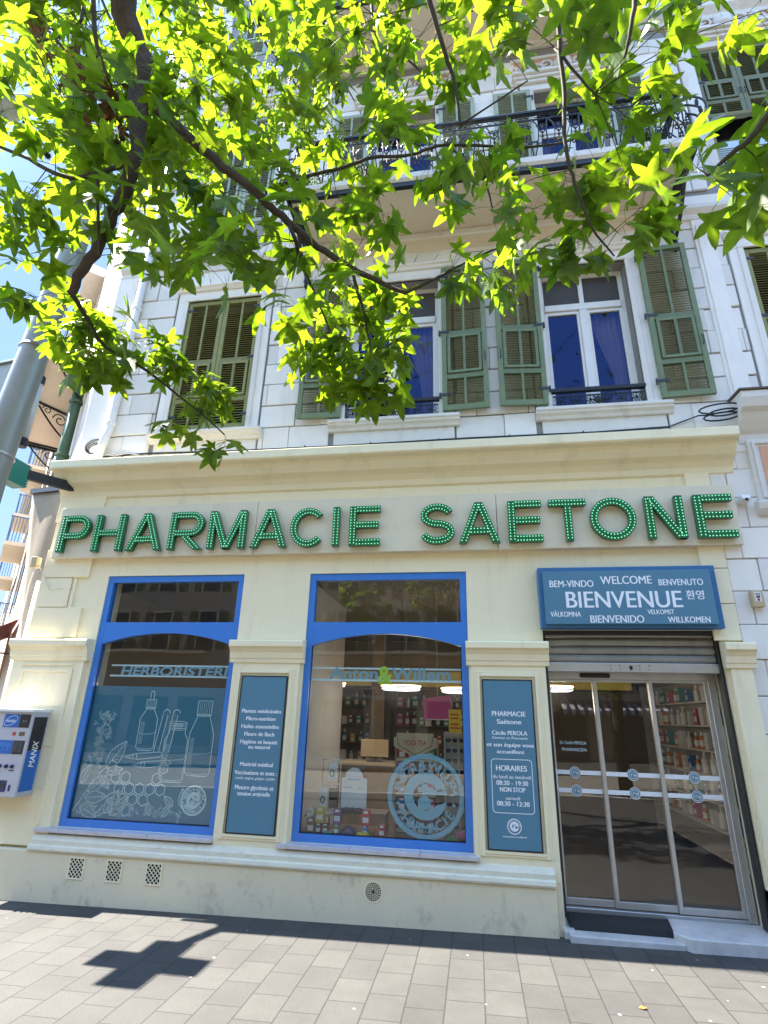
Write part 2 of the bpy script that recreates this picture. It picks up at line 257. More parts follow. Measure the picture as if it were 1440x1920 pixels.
M = dict(
 cream=mat('cream_render', (.86, .765, .52), .8, var=.05, scale=2.2, bump=.12, bscale=120, stain=((.55, .44, .28), .5, .22, 3.4)),
 plinth=mat('plinth_render', (.76, .66, .46), .8, var=.07, scale=3, bump=.15, bscale=90, stain=((.33, .28, .21), .8, .7, 4.5)),
 molding=mat('worn_moulding', (.66, .62, .50), .75, col2=(.74, .68, .52), scale=7, bump=.2, bscale=60, stain=((.3, .27, .2), .6, 2.5, 6)),
 white=mat('white_stone_paint', (.84, .80, .73), .75, var=.06, scale=1.8, bump=.12, bscale=50, stain=((.50, .46, .40), .55, .22, 3.2), isl=.16),
 whitedirty=mat('weathered_white', (.72, .69, .63), .8, var=.1, scale=3, bump=.15, bscale=40, stain=((.40, .30, .18), .6, .35, 4)),
 groove=mat('shaded_groove', (.28, .27, .26), .9, var=.1),  # groove base painted dark to stand for the shade between blocks
 soffit=mat('balcony_plaster', (.72, .63, .50), .85, var=.08, scale=2, bump=.1, bscale=40, stain=((.45, .33, .2), .4, 1, 2.2)),
 sidewall=mat('side_plaster', (.74, .66, .55), .85, var=.08, scale=2),
 peach=mat('peach_panel', (.68, .36, .22), .8, var=.12, scale=8, stain=((.6, .5, .4), .5, .5, 9)),
 relief=mat('relief_plaster', (.70, .67, .62), .85, var=.15, scale=12, stain=((.35, .3, .25), .5, 1, 14)),
 green=mat('green_shutter_paint', (.165, .215, .105), .6, var=.16, scale=9, bump=.15, bscale=60, stain=((.10, .12, .06), .5, .4, 18), isl=.22),
 olive=mat('olive_shutter_paint', (.26, .26, .085), .65, var=.18, scale=10, bump=.2, bscale=60, stain=((.12, .11, .05), .6, .4, 20), isl=.25),
 olive2=mat('dark_olive_shutter_paint', (.15, .165, .085), .65, var=.18, scale=10, bump=.2, bscale=60, stain=((.09, .09, .05), .6, .4, 20)),
 pale=mat('faded_green_paint', (.36, .41, .30), .7, var=.2, scale=10, bump=.15, bscale=60, stain=((.2, .2, .13), .6, .4, 18), isl=.2),
 winwhite=mat('white_joinery', (.78, .77, .73), .5, var=.06, scale=10),
 iron=mat('black_iron', (.022, .024, .026), .45, .4, var=.3, scale=20),
 greyiron=mat('grey_iron', (.028, .03, .033), .55, .3, var=.3, scale=20),
 blue=mat('blue_lacquer', (.042, .20, .60), .35, var=.06, scale=6, coat=.2),
 teal=mat('teal_panel', (.082, .208, .295), .45, var=.05, scale=5),
 tealdark=mat('teal_box', (.035, .14, .30), .4, var=.05),
 film=mat('teal_film', (.035, .20, .31), .3, var=.05, scale=4),
 print=mat('pale_print', (.62, .80, .85), .5),
 decal=mat('blue_decal', (.17, .40, .52), .4),
 lime=mat('lime_decal', (.42, .72, .05), .4),
 black=mat('black_edge', (.012, .012, .014), .4),
 textwhite=mat('white_lettering', (.82, .84, .86), .5),
 signpanel=mat('sign_board', (.72, .64, .47), .6, var=.04, scale=2, stain=((.4, .38, .33), .35, .4, 5)),
 ledgreen=mat('green_letter_shell', (.006, .13, .045), .3, var=.15, scale=8, coat=.3),
 led=mat('green_led', (.16, .62, .34), .3, emit=((.25, 1, .5), .12)),
 marble=mat('marble', (.62, .60, .58), .35, col2=(.44, .43, .42), scale=5, stain=((.3, .27, .24), .5, 1, 7)),
 sill=mat('sill_marble', (.58, .55, .56), .3, col2=(.45, .43, .45), scale=9),
 alu=mat('brushed_aluminium', (.56, .56, .55), .38, .75, var=.1, scale=12),
 galv=mat('galvanised_slats', (.36, .35, .32), .42, .6, var=.22, scale=6, stain=((.12, .10, .08), .6, .3, 9)),
 darkmetal=mat('dark_metal', (.05, .05, .05), .45, .6, var=.2),
 rubber=mat('ribbed_mat', (.028, .028, .03), .85),
 glass=glass('shop_glass', 1.5), glassup=glass('upper_glass', 1.9, (.75, .74, .74), (.10, .15, .36)), glassdoor=glass('door_glass', 1.5),  # upper panes: the sky's deep blue is put into their reflection tint
 polegrey=mat('grey_pole_paint', (.32, .335, .32), .4, .2, var=.12, scale=5, stain=((.18, .17, .15), .5, .3, 5)),
 boxgrey=mat('sign_back_grey', (.34, .37, .33), .5, .3, var=.1, scale=5),
 whitepaint=mat('white_enamel', (.75, .75, .74), .35, var=.04),
 crossgreen=mat('green_cross_case', (.01, .21, .17), .35, var=.1),
 greenpipe=mat('green_downpipe', (.07, .13, .06), .5, var=.2),
 canvas=mat('beige_canvas', (.33, .28, .215), .85, var=.14, scale=5, bump=.2, bscale=12, stain=((.36, .29, .2), .6, .4, 4)),
 redcanvas=mat('dark_red_canvas', (.2, .03, .03), .8, var=.2),
 cable=mat('black_cable', (.015, .015, .016), .5),
 whitecable=mat('white_cable', (.6, .58, .54), .5),
 bark=mat('tree_bark', (.075, .055, .04), .9, var=.45, scale=16, bump=.8, bscale=45),
 twig=mat('twig_bark', (.05, .042, .022), .8, var=.3, scale=20),
 leaf=foliage('sweetgum_leaf', (.048, .112, .011), (.090, .165, .018), (.22, .39, .010), (.39, .53, .018), .52),
 deadleaf=foliage('withered_leaf', (.10, .04, .02), (.16, .07, .03), (.15, .05, .02), (.25, .1, .03), .3),
 farleaf=foliage('street_tree_leaf', (.03, .07, .012), (.06, .12, .02), (.12, .24, .02), (.2, .34, .03), .45),
 seed=mat('seed_burr', (.018, .014, .008), .9),
 cream2=mat('far_cream', (.72, .62, .46), .85, var=.1, scale=1), pink2=mat('far_ochre', (.62, .48, .34), .85, var=.1, scale=1), grey2=mat('far_grey', (.55, .51, .45), .85, var=.1, scale=1),
 farblue=mat('blue_railing', (.05, .11, .26), .5), farglass=mat('far_window', (.03, .04, .05), .1, spec=.8),
 paleroad=mat('pale_bounce_road', (.22, .197, .165), .9, var=.25, scale=2), asphalt=mat('asphalt', (.06, .06, .062), .9, var=.25, scale=4, bump=.3, bscale=80),  # road colour kept pale and warm to bounce light onto the facade
 floor=mat('shop_floor_tile', (.10, .09, .08), .3, var=.1), inwall=mat('shop_wall', (.22, .18, .14), .7, var=.05), inwhite=mat('white_partition', (.42, .41, .39), .7, var=.05), ceil=mat('shop_ceiling', (.16, .15, .14), .8),
 wood=mat('pale_wood', (.24, .17, .10), .5, col2=(.17, .11, .06), scale=5), darkwood=mat('dark_wood', (.12, .075, .04), .5, col2=(.08, .05, .03), scale=5),
 lamp=mat('lit_ring', (1, .75, .45), .4, emit=((1, .62, .30), 1.6)), lampwhite=mat('lit_disc', (.6, .62, .7), .4, emit=((.75, .82, 1), .10)), glow=mat('lit_yellow_fascia', (.28, .2, .04), .5, emit=((1, .7, .12), .012)),
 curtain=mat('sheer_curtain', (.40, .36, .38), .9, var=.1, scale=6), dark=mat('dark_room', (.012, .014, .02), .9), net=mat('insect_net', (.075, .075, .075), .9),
 red=mat('red_card', (.50, .03, .03), .5), yellow=mat('yellow_card', (.62, .42, .03), .5), purple=mat('purple_card', (.11, .03, .16), .5), orange=mat('orange_card', (.60, .20, .03), .5), bluecard=mat('blue_card', (.03, .16, .42), .5), pinkcard=mat('pink_card', (.50, .08, .24), .5), greencard=mat('green_card', (.06, .25, .08), .5), whitecard=mat('white_card', (.72, .72, .72), .5), brown=mat('brown_card', (.17, .08, .03), .6), tealcard=mat('teal_card', (.03, .25, .28), .5),
 plush=mat('cream_plush', (.62, .57, .47), .95, bump=.6, bscale=150), beigebox=mat('beige_plastic', (.52, .40, .24), .5, var=.1), silverplastic=mat('vending_enamel', (.46, .47, .52), .35, .2, var=.05),
 navy=mat('navy_print', (.012, .02, .10), .3), bannerblue=mat('banner_blue', (.01, .12, .42), .3), bannerblack=mat('banner_black', (.008, .010, .018), .3), skyblue=mat('pale_blue_print', (.15, .38, .70), .4),
 plantleaf=foliage('balcony_plant_leaf', (.03, .07, .02), (.07, .12, .03), (.1, .2, .02), (.2, .3, .04), .4), terracotta=mat('terracotta', (.34, .13, .07), .8, var=.2), pave=paving(),
)
WH = M['textwhite']

# ------------------------------------------------------------------ lettering
def glyphs(body, size=1.0, extrude=0.0, offset=0.0, spacing=1.0, outline=False, shear=0.0):
    c = bpy.data.curves.new('lettering', 'FONT'); c.body = body; c.size = size; c.extrude = extrude; c.offset = offset; c.space_character = spacing; c.shear = shear; c.resolution_u = 6
    if outline: c.fill_mode = 'NONE'
    o = bpy.data.objects.new('lettering', c); me = bpy.data.meshes.new_from_object(o)
    vs = [v.co.copy() for v in me.vertices]; fs = [tuple(p.vertices) for p in me.polygons]; es = [tuple(e.vertices) for e in me.edges]
    bpy.data.objects.remove(o); bpy.data.curves.remove(c); bpy.data.meshes.remove(me)
    return vs, fs, es
def write(mb, body, cx, cz, h, y, width=None, mi=None, offset=.0, th=.0, cap=True, spacing=1.0, align='c', shear=0.0, bold=.0):
    """lettering facing -Y: h = capital height in metres, (cx, cz) = centre of the line's capitals"""
    s = h / .729
    vs, fs, _ = glyphs(body, 1.0, th / 2 / s, offset, spacing, shear=shear)
    if not vs: return
    x0 = min(v.x for v in vs); x1 = max(v.x for v in vs)
    k = width / (x1 - x0) if width else s
    bx = {'c': cx - (x0 + x1) / 2 * k, 'l': cx - x0 * k, 'r': cx - x1 * k}[align]
    for dx in ((-bold, 0, bold) if bold else (0,)): mb.add([(bx + v.x * k + dx, y - v.z * s + dx * .05, cz - h / 2 + v.y * s) for v in vs], fs, mi)
def ring_text(mb, body, cx, cz, r, h, y, a0, a1, mi=None, inward=False, offset=0.0):
    """letters set round a circle from angle a0 to a1 (degrees, 90 = top)"""
    n = len(body); s = h / .729
    for i, ch in enumerate(body):
        if ch == ' ': continue
        vs, fs, _ = glyphs(ch, 1.0, 0, offset)
        xm = (min(v.x for v in vs) + max(v.x for v in vs)) / 2
        t = rad(a0 + (a1 - a0) * i / (n - 1)); out = Vector((cos(t), sin(t))); rt = Vector((sin(t), -cos(t)))
        if inward: out, rt = -out, -rt
        base = Vector((cx, cz)) + Vector((cos(t), sin(t))) * (r + (h / 2 if inward else -h / 2))
        P = [base + rt * ((v.x - xm) * s) + out * (v.y * s) for v in vs]
        mb.add([(p.x, y, p.y) for p in P], fs, mi)
def arc(cx, cz, r, a0, a1, n=24, rz=None):
    return [(cx + r * cos(rad(a0 + (a1 - a0) * i / n)), cz + (rz or r) * sin(rad(a0 + (a1 - a0) * i / n))) for i in range(n + 1)]
def disc(mb, cx, cz, r, y, mi=None, n=28, rin=0):
    o = arc(cx, cz, r, 0, 360, n)[:-1]
    if rin:
        i_ = arc(cx, cz, rin, 0, 360, n)[:-1]
        mb.add([(a, y, b) for a, b in o] + [(a, y, b) for a, b in i_], [(k, (k + 1) % n, (k + 1) % n + n, k + n) for k in range(n)], mi)
    else: mb.add([(a, y, b) for a, b in o], [tuple(range(n))], mi)
def emblem(mb, cx, cz, r, y, bgm, fgm, detail=True):
    """round roundel: ring of letters round an ampersand-like e"""
    disc(mb, cx, cz, r, y, bgm, 28, r * .88)
    if detail:
        ring_text(mb, 'ANTON & WILLEM', cx, cz, r * .73, r * .23, y, 168, 12, bgm, offset=.02)
        ring_text(mb, 'PHARMACIE', cx, cz, r * .73, r * .23, y, 214, 326, bgm, inward=True, offset=.02)
        for sx in (-1, 1): disc(mb, cx + sx * r * .72, cz - r * .19, r * .045, y, bgm, 8)
    ampersand(mb, cx, cz, r * .56, y, bgm, fgm)
def ampersand(mb, cx, cz, r, y, bgm, fgm=None):
    # disc with the e-shaped cut: thick C ring, cross bar to the right, small keyhole in the middle
    o = arc(cx, cz, r, 15, 348, 30); i_ = arc(cx, cz - r * .03, r * .58, 22, 320, 30)
    n = len(o); mb.add([(a, y, b) for a, b in o] + [(a, y, b) for a, b in i_], [(k, k + 1, k + 1 + n, k + n) for k in range(n - 1)], bgm)
    mb.add([(cx - r * .02, y, cz + r * .06), (cx + r * .97, y, cz + r * .06), (cx + r * .97, y, cz + r * .28), (cx - r * .02, y, cz + r * .28)], [(0, 1, 2, 3)], bgm)
    disc(mb, cx - r * .06, cz - r * .30, r * .30, y + .0006, bgm, 18); disc(mb, cx - r * .04, cz + r * .34, r * .16, y + .0006, bgm, 14)
    mb.add([(cx - r * .14, y + .0003, cz - r * .1), (cx + r * .06, y + .0003, cz - r * .1), (cx + r * .04, y + .0003, cz + r * .3), (cx - r * .12, y + .0003, cz + r * .3)], [(0, 1, 2, 3)], bgm)

# ------------------------------------------------------------------ ground
def gz(x): return .015 * (x - .67)
g = MB(); g.add([(-40, -9, gz(-40)), (40, -9, gz(40)), (40, .3, gz(40)), (-40, .3, gz(-40))], [(0, 1, 2, 3)])
g.add([(-40, .3, gz(-40)), (-5.2, .3, gz(-5.2)), (-5.2, 30, gz(-5.2)), (-40, 30, gz(-40))], [(0, 1, 2, 3)])
tag(g.build('pavement', M['pave'], org=(0, 0, 0)), kind='structure')
k = MB(); k.bar((-40, -9.08, gz(-40) - .06), (40, -9.08, gz(40) - .06), .16, .14)
tag(k.build('kerb', M['marble']), kind='structure')
g = MB(); g.add([(-150, -150, -.75), (150, -150, -.75), (150, 150, -.75), (-150, 150, -.75)], [(0, 1, 2, 3)])
tag(g.build('ground', M['asphalt'], org=(0, 0, -.75)), kind='structure')
g = MB(); g.add([(-40, -16, gz(-40) - .12), (40, -16, gz(40) - .12), (40, -9.16, gz(40) - .12), (-40, -9.16, gz(-40) - .12)], [(0, 1, 2, 3)])
tag(g.build('road', M['paleroad'], org=(0, -12, -.1)), kind='structure')
g = MB(); g.add([(-40, -22, gz(-40)), (40, -22, gz(40)), (40, -16, gz(40)), (-40, -16, gz(-40))], [(0, 1, 2, 3)])
tag(g.build('far_pavement', M['pave'], org=(0, -19, 0)), kind='structure')

# ------------------------------------------------------------------ the corner building
B = thing('corner_building', 'white rusticated apartment house with cream pharmacy shopfront on its ground floor', 'building', (-1, 0, 0))
def wall(mb, x0, x1, z0, z1, yf, yb, holes):
    xs = sorted({x0, x1, *[min(max(h[i], x0), x1) for h in holes for i in (0, 1)]}); zs = sorted({z0, z1, *[min(max(h[i], z0), z1) for h in holes for i in (2, 3)]})
    for a, b in zip(xs, xs[1:]):
        for c, d in zip(zs, zs[1:]):
            if any(h[0] < (a + b) / 2 < h[1] and h[2] < (c + d) / 2 < h[3] for h in holes): continue
            mb.add([(a, yf, c), (b, yf, c), (b, yf, d), (a, yf, d)], [(0, 1, 2, 3)]); mb.add([(a, yb, c), (b, yb, c), (b, yb, d), (a, yb, d)], [(3, 2, 1, 0)])
    for a, b, c, d in holes:
        mb.add([(a, yf, c), (a, yb, c), (a, yb, d), (a, yf, d)], [(0, 1, 2, 3)]); mb.add([(b, yf, c), (b, yb, c), (b, yb, d), (b, yf, d)], [(3, 2, 1, 0)])
        mb.add([(a, yf, c), (b, yf, c), (b, yb, c), (a, yb, c)], [(0, 1, 2, 3)]); mb.add([(a, yf, d), (b, yf, d), (b, yb, d), (a, yb, d)], [(3, 2, 1, 0)])
    mb.add([(x0, yf, z0), (x0, yb, z0), (x0, yb, z1), (x0, yf, z1)], [(3, 2, 1, 0)]); mb.add([(x1, yf, z0), (x1, yb, z0), (x1, yb, z1), (x1, yf, z1)], [(0, 1, 2, 3)])
    mb.add([(x0, yf, z1), (x1, yf, z1), (x1, yb, z1), (x0, yb, z1)], [(0, 1, 2, 3)])
XL, XR = -5.26, 7.5
W1 = dict(A=(-4.04, -2.9), B=(-1.55, -.33), C=(1.03, 2.12), D=(3.56, 4.7), E=(6.1, 7.1))
Z1 = (5.30, 7.5); Z2 = (9.0, 11.45); Z2d = (8.5, 11.05)
holes = [(a, b, *Z1) for a, b in W1.values()] + [(-4.0, -2.95, *Z2), (-1.36, -.34, *Z2d), (1.2, 2.2, *Z2d), (3.56, 4.68, *Z2), (-1.36, -.34, 12.9, 15.2), (1.2, 2.2, 12.9, 15.2), (3.56, 4.68, 13.2, 15.2), (-4.0, -2.95, 13.2, 15.2)]
w = MB(); wall(w, XL, XR, 4.6, 17.5, 0, .38, holes)
w.build('upper_wall', M['groove'], B)
# painted stone blocks laid over the wall in courses
bl = MB(); zz = 4.62; row = 0; rnd = random.Random(5)
skip = [(a - .2, b + .2, c - .16, d + .2) for a, b, c, d in holes if c < 8] + [(a - .22, b + .22, c - .14, d + .75) for a, b, c, d in holes if c > 8] + [(-2.35, 2.75, 8.05, 8.62), (XL, XR, 8.02, 8.34), (XL, XR, 12.1, 12.5)]
while zz < 17.3:
    x = XL; j = row % 2
    while x < XR - .02:
        wdt = (.62 if j else .40) + rnd.uniform(-.06, .06); j ^= 1; x2 = min(x + wdt, XR)
        segs = [(x, x2)]
        for s0, s1, t0, t1 in skip:
            if zz + .33 > t0 and zz < t1:
                ns = []
                for a, b in segs:
                    if b <= s0 or a >= s1: ns.append((a, b))
                    else:
                        if a < s0: ns.append((a, s0))
                        if b > s1: ns.append((s1, b))
                segs = ns
        pr = .018 + rnd.choice([0, .012, .02])
        for a, b in segs:
            if b - a > .03: bl.box(a + .003, b - .003, -pr, -.001, zz + .006, zz + .320)
        x = x2
    zz += .33; row += 1
bl.build('stone_cladding', M['white'], B, bevel=.006, seg=1)
# architraves, fan stones and hoods of the first-floor windows
for kx, (a, b) in W1.items():
    ar = MB(); c, d = Z1; e = .17
    for y, s in ((-.03, e), (-.05, .07)):
        ar.box(a - s, a, y, .001, c - .1, d); ar.box(b, b + s, y, .001, c - .1, d); ar.box(a - s, b + s, y - .0015, .001, d, d + s)
    ar.profile([(0, d + .17), (-.06, d + .17), (-.075, d + .21), (-.10, d + .22), (-.10, d + .25), (0, d + .27)], a - .2, b + .2)
    cx = (a + b) / 2
    for q in range(-3, 3):
        x0_, x1_ = cx + q * .26, cx + (q + 1) * .26; sl = .28
        bl_ = [(x0_ + .006, d + .275), (x1_ - .006, d + .275), (x1_ - .006 + (q + 1) * sl * .3, d + .54), (x0_ + .006 + q * sl * .3, d + .54)]
        ar.prism(bl_, -.034 if q in (-1, 0) else -.028, .001)
    ar.build('window_architrave', M['white'], B, bevel=.005, seg=1)
sc_ = MB(); sc_.profile([(.001, 8.05), (-.05, 8.05), (-.06, 8.1), (-.045, 8.13), (-.10, 8.2), (-.10, 8.27), (.001, 8.3)], XL - .02, XR)
sc_.build('string_course', M['whitedirty'], B, bevel=.006, seg=1); fb_ = MB(); fb_.box(XL + .3, XR, -.022, .0005, 7.925, 8.05); fb_.box(XL + .3, XR, -.022, .0005, 8.3, 8.49); fb_.build('plain_band', M['white'], B); sc_ = MB(); sc_.profile([(.001, 12.12), (-.05, 12.12), (-.06, 12.2), (-.14, 12.3), (-.14, 12.4), (.001, 12.45)], XL - .02, XR)
sc_.build('string_course', M['whitedirty'], B, bevel=.006, seg=1)
# smooth corner strip, quoins of the upper floors
cs = MB(); cs.box(XL - .03, XL + .30, -.05, .3, 4.8, 17.4); cs.build('corner_strip', M['white'], B, bevel=.01, seg=1)
# strip pilaster between the house and its right-hand bay
ps = MB(); ps.box(3.02, 3.26, -.045, .001, 5.0, 8.05); ps.box(3.06, 3.22, -.06, .001, 5.1, 7.95); ps.build('strip_pilaster', M['white'], B, bevel=.006, seg=1)

# ------------------------------------------------------------------ shutters
def shutter_mesh(wd, h, lou=True):
    f, s, st = MB(), MB(), .062; z1, z2 = h * .215, h * .505
    f.box(0, st, -.045, 0, 0, h); f.box(wd - st, wd, -.045, 0, 0, h)
    for z, t in ((0, .075), (z1 - .035, .07), (z2 - .03, .07), (h - .07, .07)): f.box(st, wd - st, -.043, -.002, z, z + t)
    cx = wd / 2; f.box(cx - .016, cx + .016, -.041, -.004, .075, h - .07)
    fl = MB(); a, b, c, d = st + .012, wd - st - .012, z1 + .045, z2 - .036
    fl.box(a, a + .036, -.06, -.046, c, d); fl.box(b - .036, b, -.06, -.046, c, d); fl.box(a + .036, b - .036, -.0585, -.046, c, c + .036); fl.box(a + .036, b - .036, -.0585, -.046, d - .036, d)
    fl.box(cx - .018, cx + .018, -.057, -.043, c + .036, d - .036)
    for lo, hi in ((.075, z1 - .035), (z1 + .035, z2 - .03), (z2 + .04, h - .07)):
        n = int((hi - lo) / .037); p = (hi - lo) / n
        for i in range(n):
            z = lo + p * (i + .5); s.obox((wd / 2, -.021, z), (wd / 2 - st - .001, 0, 0), (0, .0165, .0135), (0, -.0022, .0027))
    hg = MB(); hg.box(-.035, .10, -.052, -.046, -.018, .018); hg.lathe((-.03, -.03, -.04), [(.013, 0), (.013, .08)], 8)
    hn = MB(); hn.tube([(wd - .03, -.046, h * .30), (wd - .03, -.075, h * .31), (wd - .03, -.075, h * .35), (wd - .03, -.046, h * .36)], .006, 5)
    return f, s, fl, hg, hn
_shc = {}
def shutter(x, y, z, wd, h, m, flip=False, rot=0, parent=B, tilt=0):
    key = (round(wd, 3), round(h, 3), m)
    if key not in _shc:
        f, s, fl, hg, hn = shutter_mesh(wd, h)
        _shc[key] = [q.mesh(n, M[mm]) for q, n, mm in ((f, 'shutter', m), (s, 'louvre', m), (fl, 'flap_frame', m), (hg, 'hinge', 'darkmetal'), (hn, 'handle', 'darkmetal'))]
    ms = _shc[key]; o = bpy.data.objects.new('shutter', ms[0]); COL.objects.link(o); o.parent = parent
    o.location = Vector((x, y, z)) - world_loc(parent); o.rotation_euler = (tilt, 0, rot)
    if flip: o.scale = (-1, 1, 1)
    b = o.modifiers.new('bevel', 'BEVEL'); b.width = .003; b.segments = 1
    for me, n in zip(ms[1:], ('louvre', 'flap_frame', 'hinge', 'handle')):
        for zz in ((h * .1, h * .52, h * .93) if n == 'hinge' else (0,)):
            c = bpy.data.objects.new(n, me); COL.objects.link(c); c.parent = o; c.location.z = zz
    return o
# ------------------------------------------------------------------ upper windows
def guard(x0, x1, y, z0, z1, parent):
    r = MB(); r.box(x0 - .03, x1 + .03, y - .03, y + .03, z1 - .045, z1); r.bar((x0, y, z0), (x1, y, z0), .016, .02); r.bar((x0, y, z1 - .1), (x1, y, z1 - .1), .014, .018)
    hgt = z1 - .1 - z0; zc = z0 + hgt / 2
    def scroll(cx, cz, R, sg, turns=1.25):
        return [(cx + sg * R * (1 - t * .8) * cos(t * turns * 2 * pi + pi), y, cz + R * (1 - t * .8) * sin(t * turns * 2 * pi + pi)) for t in [i / 18 for i in range(19)]]
    n = max(3, int((x1 - x0) / .155)); p = (x1 - x0) / n
    for i in range(n):
        cx = x0 + p * (i + .5)
        for sg in (-1, 1):
            r.tube(scroll(cx + sg * p * .24, zc + hgt * .2, p * .2, sg), .0055, 4); r.tube(scroll(cx + sg * p * .24, zc - hgt * .2, p * .2, -sg), .0055, 4)
        r.tube([(cx, y, z0), (cx, y, z1 - .1)], .005, 4); r.sphere((cx, y - .004, zc), .017, 5)
    r.sphere(((x0 + x1) / 2, y - .01, zc), .05, 6, sc=(1, .4, 1))
    for q in range(8): t = q * pi / 4; r.tube([((x0 + x1) / 2 + .04 * cos(t), y - .012, zc + .04 * sin(t)), ((x0 + x1) / 2 + .085 * cos(t), y - .012, zc + .075 * sin(t))], [.012, .004], 5)
    r.build('window_guard', M['iron'], parent)
def french(a, b, c, d, zt, y=.16, cur=(1,), net=True, rail=True):
    F = MB(); t = .055
    F.box(a, a + t, y, y + .07, c, d); F.box(b - t, b, y, y + .07, c, d); F.box(a + t, b - t, y, y + .07, d - t, d); F.box(a + t, b - t, y, y + .07, c, c + .08)
    F.box(a + t, b - t, y - .02, y + .07, zt - .05, zt + .05); cx = (a + b) / 2; F.box(cx - .05, cx + .05, y - .015, y + .06, c + .08, zt - .05); F.box(cx - .03, cx + .03, y, y + .06, zt + .05, d - t)
    for x in (a + t, cx + .05): F.box(x, x + .035, y + .005, y + .05, c + .08, zt - .05)
    for x in (cx - .05, b - t): F.box(x - .035, x, y + .005, y + .05, c + .08, zt - .05)
    for x0_, x1_ in ((a + t + .035, cx - .085), (cx + .085, b - t - .035)): F.box(x0_, x1_, y + .005, y + .05, zt - .10, zt - .05); F.box(x0_, x1_, y + .005, y + .05, c + .08, c + .16)
    win = thing('window', None, None, (0, 0, 0)); win.parent = B; win.location = Vector((cx, y, c)) - world_loc(B)
    F.build('frame', M['winwhite'], win, bevel=.004, seg=1)
    P = MB(); P.box(a + t, cx - .05, y + .025, y + .031, c + .08, zt - .05); P.build('pane', M['glassup'], win)
    P = MB(); P.box(cx + .05, b - t, y + .025, y + .031, c + .08, zt - .05); P.build('pane', M['glassup'], win)
    N_ = MB(); N_.box(a + t, b - t, y + .030, y + .036, zt + .05, d - t); N_.build('insect_screen' if net else 'pane', M['net'] if net else M['glassup'], win)
    for side in cur:
        C_ = MB(); n = 22; z0_, z1_ = c + .1, zt - .06; rows = 12; vs = []
        for r_ in range(rows + 1):
            f = r_ / rows; zz = z1_ + (z0_ - z1_) * f; gather = .36 * (1 - .55 * math.sin(min(f * 1.25, 1) * pi / 2) ** 2) + (.1 if f > .85 else 0)
            for i in range(n + 1):
                u = i / n; xx = (b - t - .02 - u * gather) if side > 0 else (a + t + .02 + u * gather * .45)
                vs.append((xx, y + .13 + .022 * sin(u * 30), zz))
        C_.add(vs, [(r_ * (n + 1) + i, r_ * (n + 1) + i + 1, (r_ + 1) * (n + 1) + i + 1, (r_ + 1) * (n + 1) + i) for r_ in range(rows) for i in range(n)])
        o = C_.build('curtain', M['curtain'], win, smooth=True); sm = o.modifiers.new('thick', 'SOLIDIFY'); sm.thickness = .004
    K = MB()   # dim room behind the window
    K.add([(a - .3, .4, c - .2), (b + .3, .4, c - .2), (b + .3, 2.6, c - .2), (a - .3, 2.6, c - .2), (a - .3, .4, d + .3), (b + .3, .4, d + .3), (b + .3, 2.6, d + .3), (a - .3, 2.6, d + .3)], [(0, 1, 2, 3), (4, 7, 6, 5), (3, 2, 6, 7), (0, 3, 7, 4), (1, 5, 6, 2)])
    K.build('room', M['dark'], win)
    if rail: guard(a + .02, b - .02, -.02, c + .03, c + .275, win)
    return win
def sillp(a, b, z):
    s = MB(); s.profile([(.0, z), (-.13, z), (-.13, z - .04), (-.11, z - .055), (-.11, z - .075), (-.075, z - .10), (-.06, z - .14), (0, z - .14)], a - .2, b + .25); s.box(a - .13, b + .18, -.03, .001, 4.84, z - .139); s.build('window_sill', M['whitedirty'], B, bevel=.004, seg=1)
for kx in 'BC':
    a, b = W1[kx]; french(a, b, *Z1, 6.95, cur=(1,)); sillp(a, b, 5.285)
sillp(*W1['A'], 5.26); sillp(*W1['D'], 5.26)
def closed_pair(a, b, c, d, m, y=.03):
    h = d - c - .02; hw = (b - a) / 2 - .006
    shutter(a + .003, y, c + .01, hw, h, m); shutter(b - .003, y, c + .01, hw, h, m, flip=True)
    K = MB(); K.box(a - .05, b + .05, .3, .34, c - .05, d + .05); K.build('dark_backing', M['dark'], B)  # near-black sheet stands in for the unlit room behind the slats
closed_pair(*W1['A'], *Z1, 'olive'); closed_pair(*W1['D'], *Z1, 'olive'); closed_pair(*W1['E'], *Z1, 'olive')
for x, fl in ((-1.60, True), (-.285, False), (.985, True), (2.275, False)):
    shutter(x, -.05, 5.335, .575, 2.27, 'green', flip=fl, rot=(1 if fl else -1) * random.uniform(.02, .09))
# second floor
for a in (-4.0,): closed_pair(a, a + 1.05, *Z2, 'pale')
a, b = 3.56, 4.68   # right-hand second-floor window: lower flaps pushed open
closed_pair(a, b, 9.95, 11.45, 'olive2')
fp = MB()
for x0_ in (a + .03, (a + b) / 2 + .03):
    fp.obox((x0_ + .25, -.18, 9.72), (.25, 0, 0), (0, .19, .21), (0, -.012, .011))
    for q in range(9): fp.obox((x0_ + .25, -.02 - q * .037, 9.90 - q * .041), (.22, 0, 0), (0, .012, .014), (0, -.018, .016))
fp.box(a, a + .06, .0, .04, 9.0, 9.95); fp.box(b - .06, b, .0, .04, 9.0, 9.95)
for q in range(9): fp.obox(((a + b) / 2, .02, 9.05 + q * .037), (.5, 0, 0), (0, .0165, .0135), (0, -.0022, .0027))
fp.build('tilted_flap', M['pale'], B)
for a, b in ((-1.36, -.34), (1.2, 2.2)):
    french(a, b, *Z2d, 10.35, cur=(-1,), net=False, rail=False)
    h = Z2d[1] - Z2d[0] - .05
    shutter(a - .06, -.05, Z2d[0] + .03, .56, h, 'pale', flip=True); shutter(b + .06, -.05, Z2d[0] + .03, .56, h, 'pale')
for a, b in ((-1.36, -.34), (1.2, 2.2)): closed_pair(a, b, 12.9, 15.2, 'pale')
